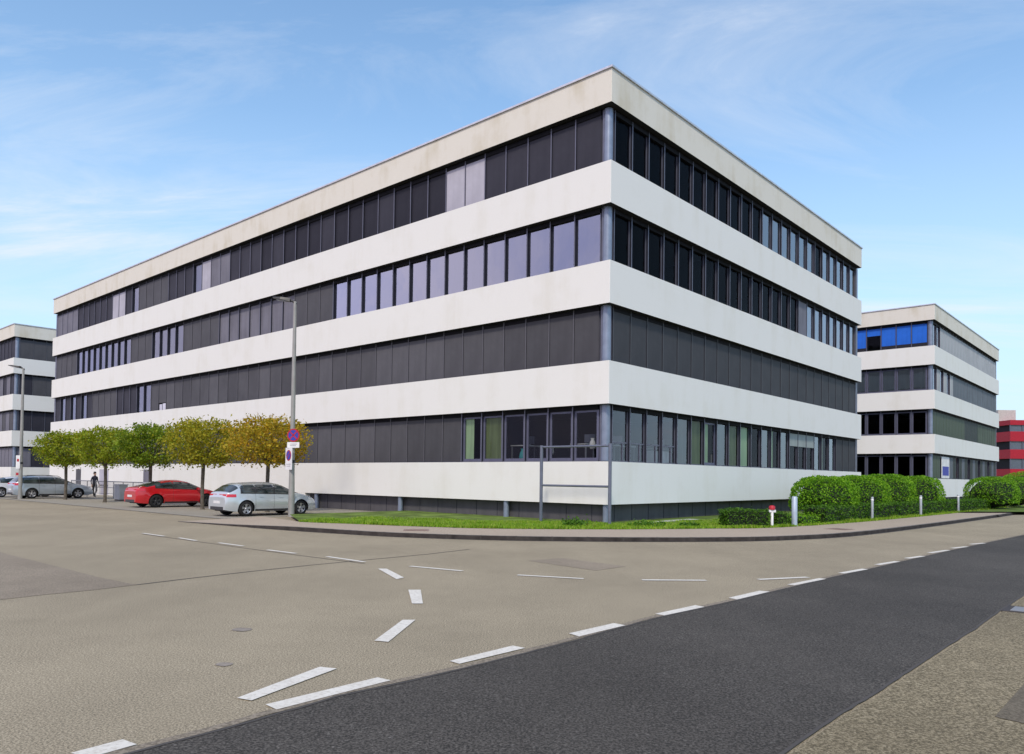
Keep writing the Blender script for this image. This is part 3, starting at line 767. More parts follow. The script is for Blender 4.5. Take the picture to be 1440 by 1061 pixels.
hedge('short square box hedge on the grass beside the red and white marker', [(7.5, 26.95), (9.05, 27.25)], .7, .58, 31, 520, size=.065)
hedge('tiny clipped box bush just right of the red and white marker', [(9.45, 27.55), (9.9, 27.75)], .5, .48, 34, 520, size=.065)
hedge('long low hedge running beside the pavement below the rounded bushes', [(11.9, 29.9), (15.3, 33.8), (19.2, 37.6), (25.3, 44.0), (30.1, 48.9), (35.6, 55.6)], .9, .62, 32, 230, size=.085)
hedge('loose low green ground cover between the pale blue post and the long hedge', [(10.5, 28.8), (11.7, 30.2)], 1.1, .3, 33, 300, 'bush_leaf', .07)

# grass on the strip between pavement and facade
def grass():
    rnd = np.random.default_rng(5); edge = np.array([(p.x, p.y) for p in les[:90]])
    vs = []; fs = []; n = 0
    for i in range(90000):
        k = rnd.integers(0, len(edge)-1); u = rnd.random(); p = edge[k]*(1-u)+edge[k+1]*u
        d = edge[k+1]-edge[k]; L = np.linalg.norm(d)
        if rnd.random() > min(1, L/.5): continue
        nn = np.array([-d[1], d[0]])/max(L, 1e-6); dist = -.08+rnd.random()**1.5*4.2
        q = p+nn*dist; rel = Vector((q[0], q[1], 0))-CORNER
        if rel.dot(B2) > -.05 and rel.dot(A2) > -.4 - 0: 
            if rel.dot(A2) > -.3: continue
        if rel.dot(A2) > 11.7: continue
        clump = math.sin(q[0]*1.7)*math.sin(q[1]*2.3+q[0]*.6)
        h = (.03+.055*rnd.random())*(1+1.1*max(0, clump)) * (1.0 if dist < 1.6 else .6)
        if clump < -.35 and rnd.random() < .55: continue
        a = rnd.random()*6.28; wv = .012+.014*rnd.random(); ln = .5*h*rnd.normal()
        vs += [(q[0]-wv*math.cos(a), q[1]-wv*math.sin(a), .125), (q[0]+wv*math.cos(a), q[1]+wv*math.sin(a), .125), (q[0]+ln*math.sin(a), q[1]-ln*math.cos(a), .13+h)]
        fs.append((n, n+1, n+2)); n += 3
    me = bpy.data.meshes.new('grass'); me.from_pydata(vs, [], fs); me.materials.append(MATS['grass_blades']); me.update()
    o = link('grass', me, kind='stuff'); tag(o, 'bright green grass strip between the pavement and the long office block', 'grass')
grass()
def weed(label, loc, seed, r=.22, h=.35):
    rnd = np.random.default_rng(seed); n = 420
    p = rnd.normal(size=(n, 3))*np.array([r, r, h*.3]); p = np.clip(p, -2*r, 2*r); p[:, 2] = np.abs(p[:, 2])+.02
    o = link('weed_clump', leaf_mesh('weed_clump', p, .10, 'hedge_leaf', rnd), None, loc); tag(o, label, 'weed', 'weeds in the grass strip')
weed('dark leafy weed clump in the grass below the tube frame', (2.2, 26.0, .12), 41)
weed('low weed clump in the grass right of the building corner', (4.7, 26.6, .12), 42, .3, .22)
weed('wide leafy weed patch midway between the corner and the box hedge', (6.2, 26.6, .12), 43, .15, .16)

# ------------------------------------------------------------------ cars
def lerp_prof(prof, x):
    if x <= prof[0][0]: return prof[0][1]
    for (a, u), (b, v) in zip(prof[:-1], prof[1:]):
        if x <= b:
            t = (x-a)/(b-a); return u+(v-u)*t
    return prof[-1][1]
def soft(prof, x, w=.06):
    return sum(lerp_prof(prof, x+w*k) for k in (-1, -.5, 0, .5, 1))/5
class Car:
    def __init__(s, L, W, top, belt, xr, xf, wr=.315, n_exp=2.7):
        s.L, s.W, s.top, s.belt, s.xr, s.xf, s.wr, s.n = L, W, top, belt, xr, xf, wr, n_exp
    def zt(s, x): return soft(s.top, x, .05)
    def zsh(s, x): return min(lerp_prof(s.belt, x), s.zt(x)-.05)
    def hw(s, x):
        e = abs(x)/(s.L/2); return s.W/2*(1-.20*max(0, (e-.70)/.30)**2.4 - .02*e)
    def zlow(s, x):
        z = .21 + .07*max(0, (abs(x)/(s.L/2)-.75)/.25)**2
        for xc in (s.xr, s.xf):
            r = s.wr+.055
            if abs(x-xc) < r: z = max(z, s.wr+.005+math.sqrt(r*r-(x-xc)**2))
        return z
    def side(s, x, z):
        """half width at height z (below the shoulder)"""
        zs = s.zsh(x); t = max(0, min(1, (z-.2)/(zs-.2)))
        k = .925+.075*math.sin(min(1, t/.55)*math.pi/2) - .05*max(0, (t-.55)/.45)**1.6
        flare = 0
        for xc in (s.xr, s.xf):
            q = math.hypot(x-xc, z-s.wr)
            if q < s.wr+.17: flare = max(flare, .018*(1-max(0, (q-s.wr-.05)/.12)))
        return s.hw(x)*k + flare
    def up(s, x, ph):
        zs, zt = s.zsh(x), s.zt(x); ys = s.side(x, zs); e = 2/s.n
        return ys*max(0, math.cos(ph))**e, zs+(zt-zs)*max(0, math.sin(ph))**(e*.86)
    def y_at(s, x, z):
        zs, zt = s.zsh(x), s.zt(x)
        if z <= zs: return s.side(x, z)
        r = min(.999, (z-zs)/(zt-zs)); ph = math.asin(r**(1/(2/s.n*.86))); return s.up(x, ph)[0]
    def body(s, mat):
        xs = set(round(-s.L/2 + s.L*i/90, 4) for i in range(91))
        for xc in (s.xr, s.xf):
            r = s.wr+.055
            for k in range(25): xs.add(round(xc - r*math.cos(math.pi*k/24), 4))
            xs |= {round(xc-r-.004, 4), round(xc+r+.004, 4)}
        xs = sorted(xs); xs = [x for i, x in enumerate(xs) if i == 0 or x-xs[i-1] > .002]
        rows = []
        for x in xs:
            zl, zs = s.zlow(x), s.zsh(x); half = []
            for k in range(10):
                z = zl+(zs-zl)*k/9; half.append((s.side(x, z), z))
            for k in range(1, 13): half.append(s.up(x, math.pi/2*k/12))
            rows.append([(x, -y, z) for y, z in half] + [(x, y, z) for y, z in half[-2::-1]])
        n = len(rows[0]); vs = [p for r in rows for p in r]; b = MB()
        fs = [(i*n+k, (i+1)*n+k, (i+1)*n+k+1, i*n+k+1) for i in range(len(rows)-1) for k in range(n-1)]
        b.add(vs, fs, mat, None, True)
        b.add(rows[0], [tuple(range(n))[::-1]], mat); b.add(rows[-1], [tuple(range(n))], mat)
        # floor pan and wheel wells
        b.box(-s.L/2+.25, s.L/2-.25, -s.W*.36, s.W*.36, .20, .30, 'car_black')
        for xc in (s.xr, s.xf): b.box(xc-.42, xc+.42, -s.W/2+.20, s.W/2-.20, .25, .70, 'car_black')
        return b
    def patch(s, b, x0, x1, zl, zh, mat, off=.006, sides=(-1, 1), nx=14, nz=6):
        """sheet on the flank between height curves zl(x), zh(x)"""
        for sg in sides:
            vs = []
            for i in range(nx+1):
                x = x0+(x1-x0)*i/nx; a, c = zl(x), max(zl(x)+.004, zh(x))
                for k in range(nz+1):
                    z = a+(c-a)*k/nz; vs.append((x, sg*(s.y_at(x, z)+off), z))
            fs = [(i*(nz+1)+k, (i+1)*(nz+1)+k, (i+1)*(nz+1)+k+1, i*(nz+1)+k+1) for i in range(nx) for k in range(nz)]
            b.add(vs, fs if sg < 0 else [f[::-1] for f in fs], mat, None, True)
    def toppatch(s, b, x0, x1, ph0, mat, off=.006, nx=10, ny=16, ph0b=None):
        """sheet over the top surface (windscreen, rear window)"""
        vs = []
        for i in range(nx+1):
            x = x0+(x1-x0)*i/nx; p0 = ph0+((ph0b or ph0)-ph0)*i/nx
            for k in range(ny+1):
                ph = p0+(math.pi-2*p0)*k/ny; f = ph if ph <= math.pi/2 else math.pi-ph
                y, z = s.up(x, f); sg = -1 if ph <= math.pi/2 else 1
                dz = s.zt(x+.03)-s.zt(x-.03); nrm = Vector((-dz/.06, 0, 1)).normalized()
                vs.append((x+nrm.x*off, sg*y*1.002, z+nrm.z*off))
        b.add(vs, [(i*(ny+1)+k, (i+1)*(ny+1)+k, (i+1)*(ny+1)+k+1, i*(ny+1)+k+1) for i in range(nx) for k in range(ny)], mat, None, True)
WHEEL = {}
def wheel_meshes(r, rim):
    if (r, rim) not in WHEEL:
        b = MB(); w = .105
        b.lathe([(r*.66, -w), (r*.93, -w), (r, -w*.72), (r, w*.72), (r*.93, w), (r*.66, w)], 'tyre_rubber', 36); tm = b.mesh('tyre')
        b = MB()
        b.lathe([(r*.68, -w*.9), (r*.68, w*.86), (r*.62, w*.9), (r*.60, w*.70), (r*.58, w*.1)], rim, 36)
        b.lathe([(r*.58, w*.1), (.001, w*.1)], 'car_black', 24); b.lathe([(r*.17, w*.1), (r*.17, w*.74), (.001, w*.78)], rim, 16)
        for k in range(5):
            M = Matrix.Rotation(2*math.pi*k/5, 4, 'Z'); b.add([(-.035, r*.1, w*.66), (.035, r*.1, w*.66), (.055, r*.63, w*.80), (-.055, r*.63, w*.80), (-.035, r*.1, w*.2), (.035, r*.1, w*.2), (.055, r*.63, w*.4), (-.055, r*.63, w*.4)], [(0, 1, 2, 3), (0, 3, 7, 4), (1, 5, 6, 2), (3, 2, 6, 7)], rim, M)
        WHEEL[(r, rim)] = (tm, b.mesh('rim'))
    return WHEEL[(r, rim)]
def make_car(label, loc, rz, car, paint, glass_x, rear_glass, wind, tail, pillars, handles, rails=False, rim='alloy', group='cars parked nose to the building'):
    t = thing('parked_car', label, 'car', loc, rz, group)
    car.body(paint).build('body', t)
    zt, zs = car.zt, car.zsh
    # side glass between the belt and just under the roof
    x0, x1 = glass_x
    xs = [x0] + list(pillars) + [x1]
    for sd in (-1, 1):
        b = MB(); car.patch(b, x0-.03, x1+.04, lambda x: zs(x)+.004, lambda x: max(zs(x)+.01, min(zs(x)+(zt(x)-zs(x))*.86, zt(x)-.06)), 'car_trim', .004, (sd,), nx=26); b.build('window_trim', t)
        for i in range(len(xs)-1):
            b = MB(); car.patch(b, xs[i]+.035, xs[i+1]-.035, lambda x: zs(x)+.03, lambda x: max(zs(x)+.034, min(zs(x)+(zt(x)-zs(x))*.80, zt(x)-.085)), 'car_glass_solid', .008, (sd,), nx=16); b.build('side_window', t)
    b = MB(); car.toppatch(b, rear_glass[0], rear_glass[1], .34, 'car_glass_solid', .008, ph0b=.5); b.build('rear_window', t)
    b = MB(); car.toppatch(b, wind[0], wind[1], .5, 'car_glass_solid', .008, ph0b=.30); b.build('windscreen', t)
    L2 = car.L/2
    for sd in (-1, 1):
        for x in list(pillars) + [x1+.10]:
            b = MB(); car.patch(b, x-.004, x+.004, lambda q: .31, lambda q: zs(q), 'car_trim', .002, (sd,), nx=1, nz=12); b.build('door_gap', t)
        b = MB(); car.patch(b, car.xr+car.wr+.09, car.xf-car.wr-.09, lambda q: .215, lambda q: .30, 'car_trim', .004, (sd,), nx=20, nz=2); b.build('side_sill', t)
        for hx in handles:
            b = MB(); z = zs(hx)-.10; car.patch(b, hx-.09, hx+.09, lambda q: z-.017, lambda q: z+.017, paint, .03, (sd,), nx=6, nz=3); b.build('door_handle', t)
    tx0, tx1, tz0, tz1 = tail
    for sg in (-1, 1):
        b = MB(); car.patch(b, tx0, tx1, lambda x: tz0, lambda x: tz1, 'lamp_red', .010, sides=(sg,), nx=12)
        # wraps onto the rear face
        y = sg*car.y_at(tx0, (tz0+tz1)/2)
        b.box(tx0-.012, tx0+.03, min(y, y*.62), max(y, y*.62), tz0+.01, tz1-.005, 'lamp_red'); b.build('tail_light', t)
        b = MB(); car.patch(b, L2-.50, L2-.10, lambda x: min(zt(x)-.19, .66), lambda x: min(zt(x)-.07, .78), 'lamp_clear', .008, sides=(sg,)); b.build('headlight', t)
        b = MB(); y = sg*(car.y_at(x1-.02, zs(x1)+.02)); mx = x1-.05
        b.cbox(mx-.06, mx+.06, min(y, y+sg*.20), max(y, y+sg*.20), zs(x1)+.01, zs(x1)+.14, .03, paint); b.build('mirror', t)
    b = MB(); hb = car.hw(-L2)*.96
    b.box(-L2-.006, -L2+.06, -hb*.80, hb*.80, .27, .40, 'car_trim'); b.build('bumper_insert', t)
    b = MB(); b.box(-L2-.014, -L2+.01, -.26, .26, .53, .64, 'plate_white'); b.build('number_plate', t)
    if rails:
        for sg in (-1, 1):
            b = MB(); b.tube([(x, sg*(car.up(x, .95)[0]), zt(x)+.035-(.045 if k in (0, 5) else 0)) for k, x in enumerate((-1.7, -1.5, -.9, -.3, .2, .4))], .016, 'car_trim', 8); b.build('roof_rail', t)
    tm, rm = wheel_meshes(car.wr, rim)
    for xw in (car.xr, car.xf):
        for sg in (-1, 1):
            wv = bpy.data.objects.new('wheel', None); COL.objects.link(wv); wv.parent = t
            wv.location = (xw, sg*(car.W/2-.115), car.wr); wv.rotation_euler = (math.pi/2 if sg < 0 else -math.pi/2, 0, 0)
            link('tyre', tm, wv); link('rim', rm, wv)
    return t
def solid_glass():
    m, nt, out = new_mat('car_glass_solid')
    c = ramp(nt, [(.35, (.012, .018, .019)), (.7, (.06, .075, .075))], noise(nt, coords(nt, (1.5, 1, 2.5)), 1.6, 3))
    bsdf(nt, out, c, .04, .6, 0, .3); MATS['car_glass_solid'] = m
solid_glass()
hatch = Car(4.29, 1.77, [(-2.145, .72), (-2.11, .93), (-2.02, 1.0), (-1.93, 1.06), (-1.62, 1.30), (-1.42, 1.375), (-.5, 1.425), (.05, 1.415), (.42, 1.35), (.75, 1.20), (1.18, .985), (1.5, .93), (1.85, .83), (2.06, .70), (2.12, .58), (2.145, .50)],
            [(-2.2, .94), (-1.2, .935), (.4, .90), (1.2, .86), (2.2, .6)], -1.29, 1.29)
coupe = Car(4.45, 1.78, [(-2.225, .76), (-2.19, .95), (-2.08, 1.03), (-1.80, 1.07), (-1.3, 1.24), (-.95, 1.33), (-.45, 1.40), (.05, 1.405), (.45, 1.33), (.8, 1.18), (1.22, .98), (1.6, .92), (1.95, .81), (2.13, .68), (2.2, .56), (2.225, .48)],
            [(-2.3, .98), (-1.2, .965), (.4, .91), (1.2, .86), (2.3, .6)], -1.27, 1.36, .325)
estate = Car(4.70, 1.80, [(-2.35, .76), (-2.32, .97), (-2.24, 1.05), (-2.02, 1.32), (-1.85, 1.42), (-1.2, 1.47), (-.1, 1.475), (.3, 1.42), (.7, 1.25), (1.2, 1.0), (1.6, .94), (2.0, .84), (2.25, .70), (2.32, .58), (2.35, .5)],
             [(-2.4, .98), (-1.2, .965), (.4, .93), (1.2, .88), (2.4, .62)], -1.36, 1.36, .325)
make_car('silver five door hatchback parked beside the lamp post with the signs', (-10.72, 33.05, .006), ANG_B, hatch, 'paint_silver',
         (-1.52, .86), (-1.98, -1.62), (.52, 1.16), (-2.10, -1.74, .80, .92), (-.88, -.02), (-.62, .28))
make_car('bright red coupe parked behind the olive tree trunk', (-17.75, 40.1, .006), ANG_B, coupe, 'paint_red',
         (-1.30, .92), (-1.76, -.98), (.5, 1.2), (-2.18, -1.82, .84, .95), (-.42,), (-.22,), rim='car_trim')
make_car('silver blue estate car parked at the left behind the green tree trunk', (-30.55, 50.6, .006), ANG_B, estate, 'paint_blue_silver',
         (-1.98, .82), (-2.2, -1.95), (.4, 1.18), (-2.30, -2.05, .86, 1.0), (-.95, -.02), (-.7, .28), True)
make_car('white car at the far left, half hidden beyond the blue estate car', tuple(Vector((-30.55, 50.6, .006)) + A2*3.4 - B2*.9), ANG_B, coupe, 'paint_white',
         (-1.30, .92), (-1.76, -.98), (.5, 1.2), (-2.18, -1.82, .84, .95), (-.42,), (-.22,))

# ------------------------------------------------------------------ lamp posts and road signs
def disc(b, r, y, mat, c=(0, 0), n=28, th=.006):
    b.lathe([(.0005, 0), (r, 0), (r, th), (.0005, th)], mat, n, Matrix.Translation((c[0], y, c[1])) @ Matrix.Rotation(math.pi/2, 4, 'X'), False)
def no_stopping(b, r, c, y0, cross=True):
    """blue disc, red ring, red cross; faces -y"""
    disc(b, r, y0, 'sign_red', c); disc(b, r*.80, y0-.008, 'sign_blue', c)
    for a in ((45, -45) if cross else (-45,)):
        M = Matrix.Translation((c[0], y0-.018, c[1])) @ Matrix.Rotation(math.radians(a), 4, 'Y')
        b.box(-r*.82, r*.82, 0, .003, -r*.09, r*.09, 'sign_red', M)
def lamp(label, loc, h, r, rz, lean=(0, 0)):
    t = thing('street_lamp', label, 'street lamp', loc, rz, 'street lamps along the parking bays')
    b = MB(); b.tube([(0, 0, -.05), (0, 0, .9), (0, 0, 2.3), (0, 0, h)], [r*1.25, r*1.2, r, r*.62], 'lamp_metal', 16); b.build('pole', t)
    b = MB(); b.tube([(0, 0, 2.22), (0, 0, 2.34)], r*1.15, 'lamp_head', 16); b.build('collar', t)
    b = MB(); b.tube([(.06, 0, h-.12), (-.10, 0, h+.02), (-.30, 0, h+.08)], [.05, .05, .045], 'lamp_head', 10); b.build('arm', t)
    b = MB(); M = Matrix.Translation((-.24, 0, h+.06)) @ Matrix.Rotation(math.radians(8), 4, 'Y')
    b.add([(.05, -.12, -.07), (.05, .12, -.07), (-.35, .17, -.05), (-.70, .10, -.01), (-.70, -.10, -.01), (-.35, -.17, -.05), (.05, -.09, .07), (.05, .09, .07), (-.35, .13, .06), (-.70, .07, .03), (-.70, -.07, .03), (-.35, -.13, .06)],
          [(0, 1, 2, 3, 4, 5)[::-1], (6, 7, 8, 9, 10, 11), (0, 1, 7, 6), (1, 2, 8, 7), (2, 3, 9, 8), (3, 4, 10, 9), (4, 5, 11, 10), (5, 0, 6, 11)], 'lamp_head', M)
    hd = b.build('lamp_head', t)
    b = MB(); b.box(-.52, -.12, -.08, .08, -.082, -.076, 'lamp_clear', M); b.build('lens', hd)
    return t
PA = Vector((-9.2, 31.9, 0)); PB = Vector((-31.3, 48.6, 0))
lamp('tall grey street lamp carrying parking signs beside the silver car', tuple(PA + Vector((0, 0, .03))), 9.0, .105, 0)
lamp('farther street lamp at the left beside the blue estate car', tuple(PB), 8.35, .105, 0)
face = math.atan2(PA.x, -PA.y) * 0   # signs look down the road toward -y
t = thing('no_stopping_sign', 'round blue and red no stopping sign with white plate, high on the near lamp post', 'road sign', tuple(PA + Vector((.08, -.16, 3.40))), math.radians(-10))
b = MB(); no_stopping(b, .275, (0, 0), 0); b.build('sign_disc', t)
b = MB(); b.box(-.27, .27, -.006, .004, -.52, -.29, 'sign_white'); b.box(-.15, .16, -.009, -.0065, -.38, -.355, 'text_grey'); b.box(-.15, .12, -.009, -.0065, -.45, -.425, 'text_grey'); b.build('extra_plate', t)
b = MB(); b.box(-.02, .02, .005, .10, -.03, .03, 'sign_back'); b.box(-.02, .02, .005, .10, -.43, -.37, 'sign_back'); b.build('bracket', t)
t = thing('parking_zone_sign', 'white rectangular no parking zone sign turned aside on the near lamp post', 'road sign', tuple(PA + Vector((-.10, -.14, 2.42))), math.radians(-48))
b = MB(); b.box(-.30, .30, -.006, .004, -.46, .46, 'sign_white'); b.build('sign_plate', t)
b = MB(); no_stopping(b, .225, (0, .14), -.008, False); b.build('sign_disc', t)
b = MB(); b.box(-.2, .2, -.0095, -.0075, -.24, -.215, 'text_grey'); b.box(-.17, .17, -.0095, -.0075, -.32, -.295, 'text_grey'); b.build('sign_text', t)
b = MB(); b.box(-.02, .02, .005, .09, .2, .26, 'sign_back'); b.box(-.02, .02, .005, .09, -.26, -.2, 'sign_back'); b.build('bracket', t)
t = thing('parking_zone_sign', 'small white sign on the farther street lamp at the left', 'road sign', tuple(PB + Vector((-.10, -.17, 2.35))), math.radians(10))
b = MB(); b.box(-.10, .14, -.006, .004, -.42, .42, 'sign_white'); b.box(-.04, .08, -.009, -.0065, .02, .2, 'sign_red'); b.build('sign_plate', t)
b = MB(); b.box(-.02, .02, .005, .09, -.05, .05, 'sign_back'); b.build('bracket', t)
p = Vector((-45.6, 70.5, 0))
t = thing('site_sign', 'pale reddish notice board on posts beyond the white car', 'sign', tuple(p), math.radians(20))
b = MB(); b.box(-.25, .25, -.02, .02, 1.15, 1.7, 'beige_render'); b.box(-.2, .2, -.03, -.021, 1.4, 1.62, 'sign_red'); b.build('board', t)
for x in (-.2, .2):
    b = MB(); b.tube([(x, .05, 0), (x, .05, 1.7)], .03, 'post_grey', 8); b.build('post', t)

# ------------------------------------------------------------------ small street furniture
t = thing('sign_frame', 'empty grey tube frame with two posts on the grass before the corner', 'sign frame', (3.4, 26.42, .12), 0)
e = Vector((1.1, 28.4, .12)) - Vector((3.4, 26.42, .12))
for q, zt in ((Vector((0, 0, 0)), 2.86), (e, 2.84)):
    b = MB(); b.tube([q + Vector((0, 0, -.05)), q + Vector((0, 0, zt))], .062, 'frame_tube', 12); b.build('post', t)
for z in (2.78, 1.36):
    b = MB(); b.tube([Vector((0, 0, z)) + e*.02, Vector((0, 0, z)) + e*.98], .042, 'frame_tube', 10); b.build('crossbar', t)
def bollard(label, x, y, h, r, mat, band=True):
    t = thing('bollard', label, 'bollard', (x, y, .12), 0, 'posts along the pavement')
    b = MB(); b.lathe([(r, -.05), (r, h-.03), (r*.8, h-.008), (.001, h)], mat, 14); b.build('post', t)
    b = MB(); b.lathe([(r*1.6, 0), (r*1.6, .02), (r, .025)], 'sign_back', 14); b.build('base_plate', t)
    if band:
        b = MB(); b.lathe([(r+.003, h-.16), (r+.004, h-.10), (r+.003, h-.10)], 'sign_white', 14); b.build('collar', t)
bollard('thick pale blue post between box hedge and large rounded bush', 10.31, 27.8, 1.08, .10, 'post_blue', False)
bollard('slim grey post second along the pavement, before the rounded bush clump', 15.6, 33.0, 1.0, .055, 'post_grey')
bollard('slim grey post third along the pavement, below the gap between blocks', 19.95, 37.2, 1.02, .06, 'post_grey')
bollard('slim grey post fourth along the pavement, by the bare white wall', 25.35, 43.3, 1.0, .06, 'post_grey')
bollard('slim grey post farthest along the pavement, with the pale top', 30.35, 48.8, 1.0, .06, 'post_grey')
t = thing('hydrant_marker', 'short white marker post with red cap beside the box hedge', 'marker post', (9.22, 27.0, .12), 0)
b = MB(); b.lathe([(.05, -.05), (.05, .52), (.001, .54)], 'sign_white', 12); b.build('post', t)
b = MB(); b.cbox(-.13, .13, -.05, .05, .52, .61, .02, 'sign_white'); b.build('cap_base', t)
b = MB(); b.lathe([(.10, .615), (.11, .72), (.07, .755), (.001, .77)], 'sign_red', 14); b.build('cap', t)
def drain(label, x, y, z, mat, rz, s=.3, name='manhole_cover', slots=5):
    t = thing(name, label, 'drain cover', (x, y, z), rz)
    b = MB(); b.box(-s, s, -s, s, -.01, .006, mat); b.build('frame', t)
    b = MB()
    for i in range(slots): b.box(-s*.8, s*.8, -s*.8+i*(1.6*s/slots), -s*.8+(i+.55)*(1.6*s/slots), .009, .013, mat)
    b.build('grate', t)
drain('rusty rectangular cover set in the pavement before the grass strip', -2.88, 23.2, .119, 'drain_rust', .1, .38)
drain('rusty cover in the pavement at the right, below the first bollards', 11.3, 26.3, .119, 'drain_rust', .75, .38)
t = thing('storm_drain', 'black framed pale gully grate at the edge of the fresh asphalt', 'drain cover', (7.08, 10.55, .013), .85)
b = MB(); b.box(-.3, .3, -.22, .22, -.005, .006, 'iron'); b.build('frame', t)
b = MB(); b.box(-.22, .22, -.13, .13, .007, .012, 'iron_light'); b.build('grate', t)

# railing, cabinet and planter by the far doors
t = thing('metal_railing', 'grey metal railing before the far end of the long building', 'railing', tuple(fp(33.5, 2.7)), math.atan2(A2.y, A2.x))
for z in (1.14, .72, .3):
    b = MB(); b.tube([(0, 0, z), (12.5, 0, z)], .03 if z > 1 else .02, 'railing_metal', 8); b.build('rail', t)
for i in range(9):
    b = MB(); b.tube([(i*1.5625, 0, 0), (i*1.5625, 0, 1.16)], .03, 'railing_metal', 8); b.build('post', t)
for i in range(8):
    b = MB()
    for k in range(1, 10): b.tube([(i*1.5625+k*.156, 0, .3), (i*1.5625+k*.156, 0, 1.12)], .009, 'railing_metal', 5)
    b.build('bars', t)
t = thing('utility_cabinet', 'pale grey utility cabinet beside the red car, under the trees', 'cabinet', tuple(fp(33.9, 3.9)), ANG_B)
b = MB(); b.cbox(-.25, .25, -.42, .42, .08, .98, .03, 'cabinet_grey'); b.build('body', t)
b = MB(); b.box(-.28, .28, -.45, .45, .98, 1.03, 'cabinet_grey'); b.build('lid', t)
b = MB(); b.box(-.262, -.251, -.36, -.02, .15, .92, 'post_grey'); b.box(-.262, -.251, .02, .36, .15, .92, 'post_grey'); b.build('door', t)
b = MB(); b.box(-.22, .22, -.38, .38, -.02, .08, 'iron'); b.build('base', t)
t = thing('wall_pier', 'white gate pier next to the rear of the red car', 'pier', tuple(fp(29.6, 4.0)), ANG_B)
b = MB(); b.box(-.2, .2, -.3, .3, -.02, 1.15, 'white_render'); b.build('shaft', t)
b = MB(); b.box(-.23, .23, -.33, .33, 1.153, 1.2, 'coping_metal'); b.build('cap', t)

# things behind the clear ground floor windows
for n_, (dx, dy) in enumerate(((1.9, 2.2), (1.9, 5.4), (3.6, 2.0), (7.0, 2.0))):
    t = thing('desk', ('pale desk inside the ground floor window nearest the corner, long side', 'pale desk inside the ground floor by the green curtain, long side', 'pale desk behind the transom windows next to the corner', 'pale desk inside the ground floor behind the white reflection box')[n_], 'desk', tuple(CORNER + B2*dx + A2*dy + Vector((0, 0, Z4+.006))), ANG_B)
    b = MB(); b.box(-.8, .8, -.4, .4, .70, .74, 'pot_white'); b.build('desk_top', t)
    for lx in (-.75, .75):
        for ly in (-.35, .35):
            b = MB(); b.box(lx-.025, lx+.025, ly-.025, ly+.025, 0, .70, 'railing_metal'); b.build('leg', t)
    b = MB(); b.box(-.03, .03, -.25, .25, .82, 1.15, 'far_window'); b.box(-.02, .02, -.05, .05, .742, .82, 'railing_metal'); b.build('screen', t)
def local(x, y, z): return CORNER + B2*x + A2*y + Vector((0, 0, z))
def vase(label, p, mat='pot_white', s=1.0):
    b = MB(); b.lathe([(.001, 0), (.07*s, 0), (.10*s, .08*s), (.08*s, .2*s), (.045*s, .27*s), (.06*s, .32*s)], mat, 14)
    tag(b.build('vase', None, p), label, 'vase', 'pots on the ground floor sill')
vase('white vase on a ground floor sill behind the tube frame, nearest the corner', local(.62, 1.15, Z4+.5), s=1.3)
vase('white vase on a ground floor sill, second window from the corner', local(.62, 3.2, Z4+.3), s=1.3)
vase('teal pot inside the ground floor window beside the olive curtain', local(.7, 4.75, Z4+.06), 'teal', 1.6)
for lb, x0, x1 in (('long low white box added to imitate a car reflection, right of the transom windows', 4.2, 8.2), ('low white box added to imitate reflected pale strips, below the half drawn blind', 9.2, 12.6)):
    b = MB(); b.box(x0, x1, .62, 1.02, Z4+.012, Z4+.55, 'pot_white')
    t = thing('reflection_box', lb, 'cabinet', tuple(CORNER), ANG_B); b.build('reflection_body', t)  # white box added indoors to imitate a white car mirrored in the glass
    b = MB()
    for k in range(4): w_ = (x1-x0)/4; b.box(x0+k*w_+.03, x0+(k+1)*w_-.03, .60, .618, Z4+.06, Z4+.5, 'sign_white')
    b.build('reflection_panels', t)

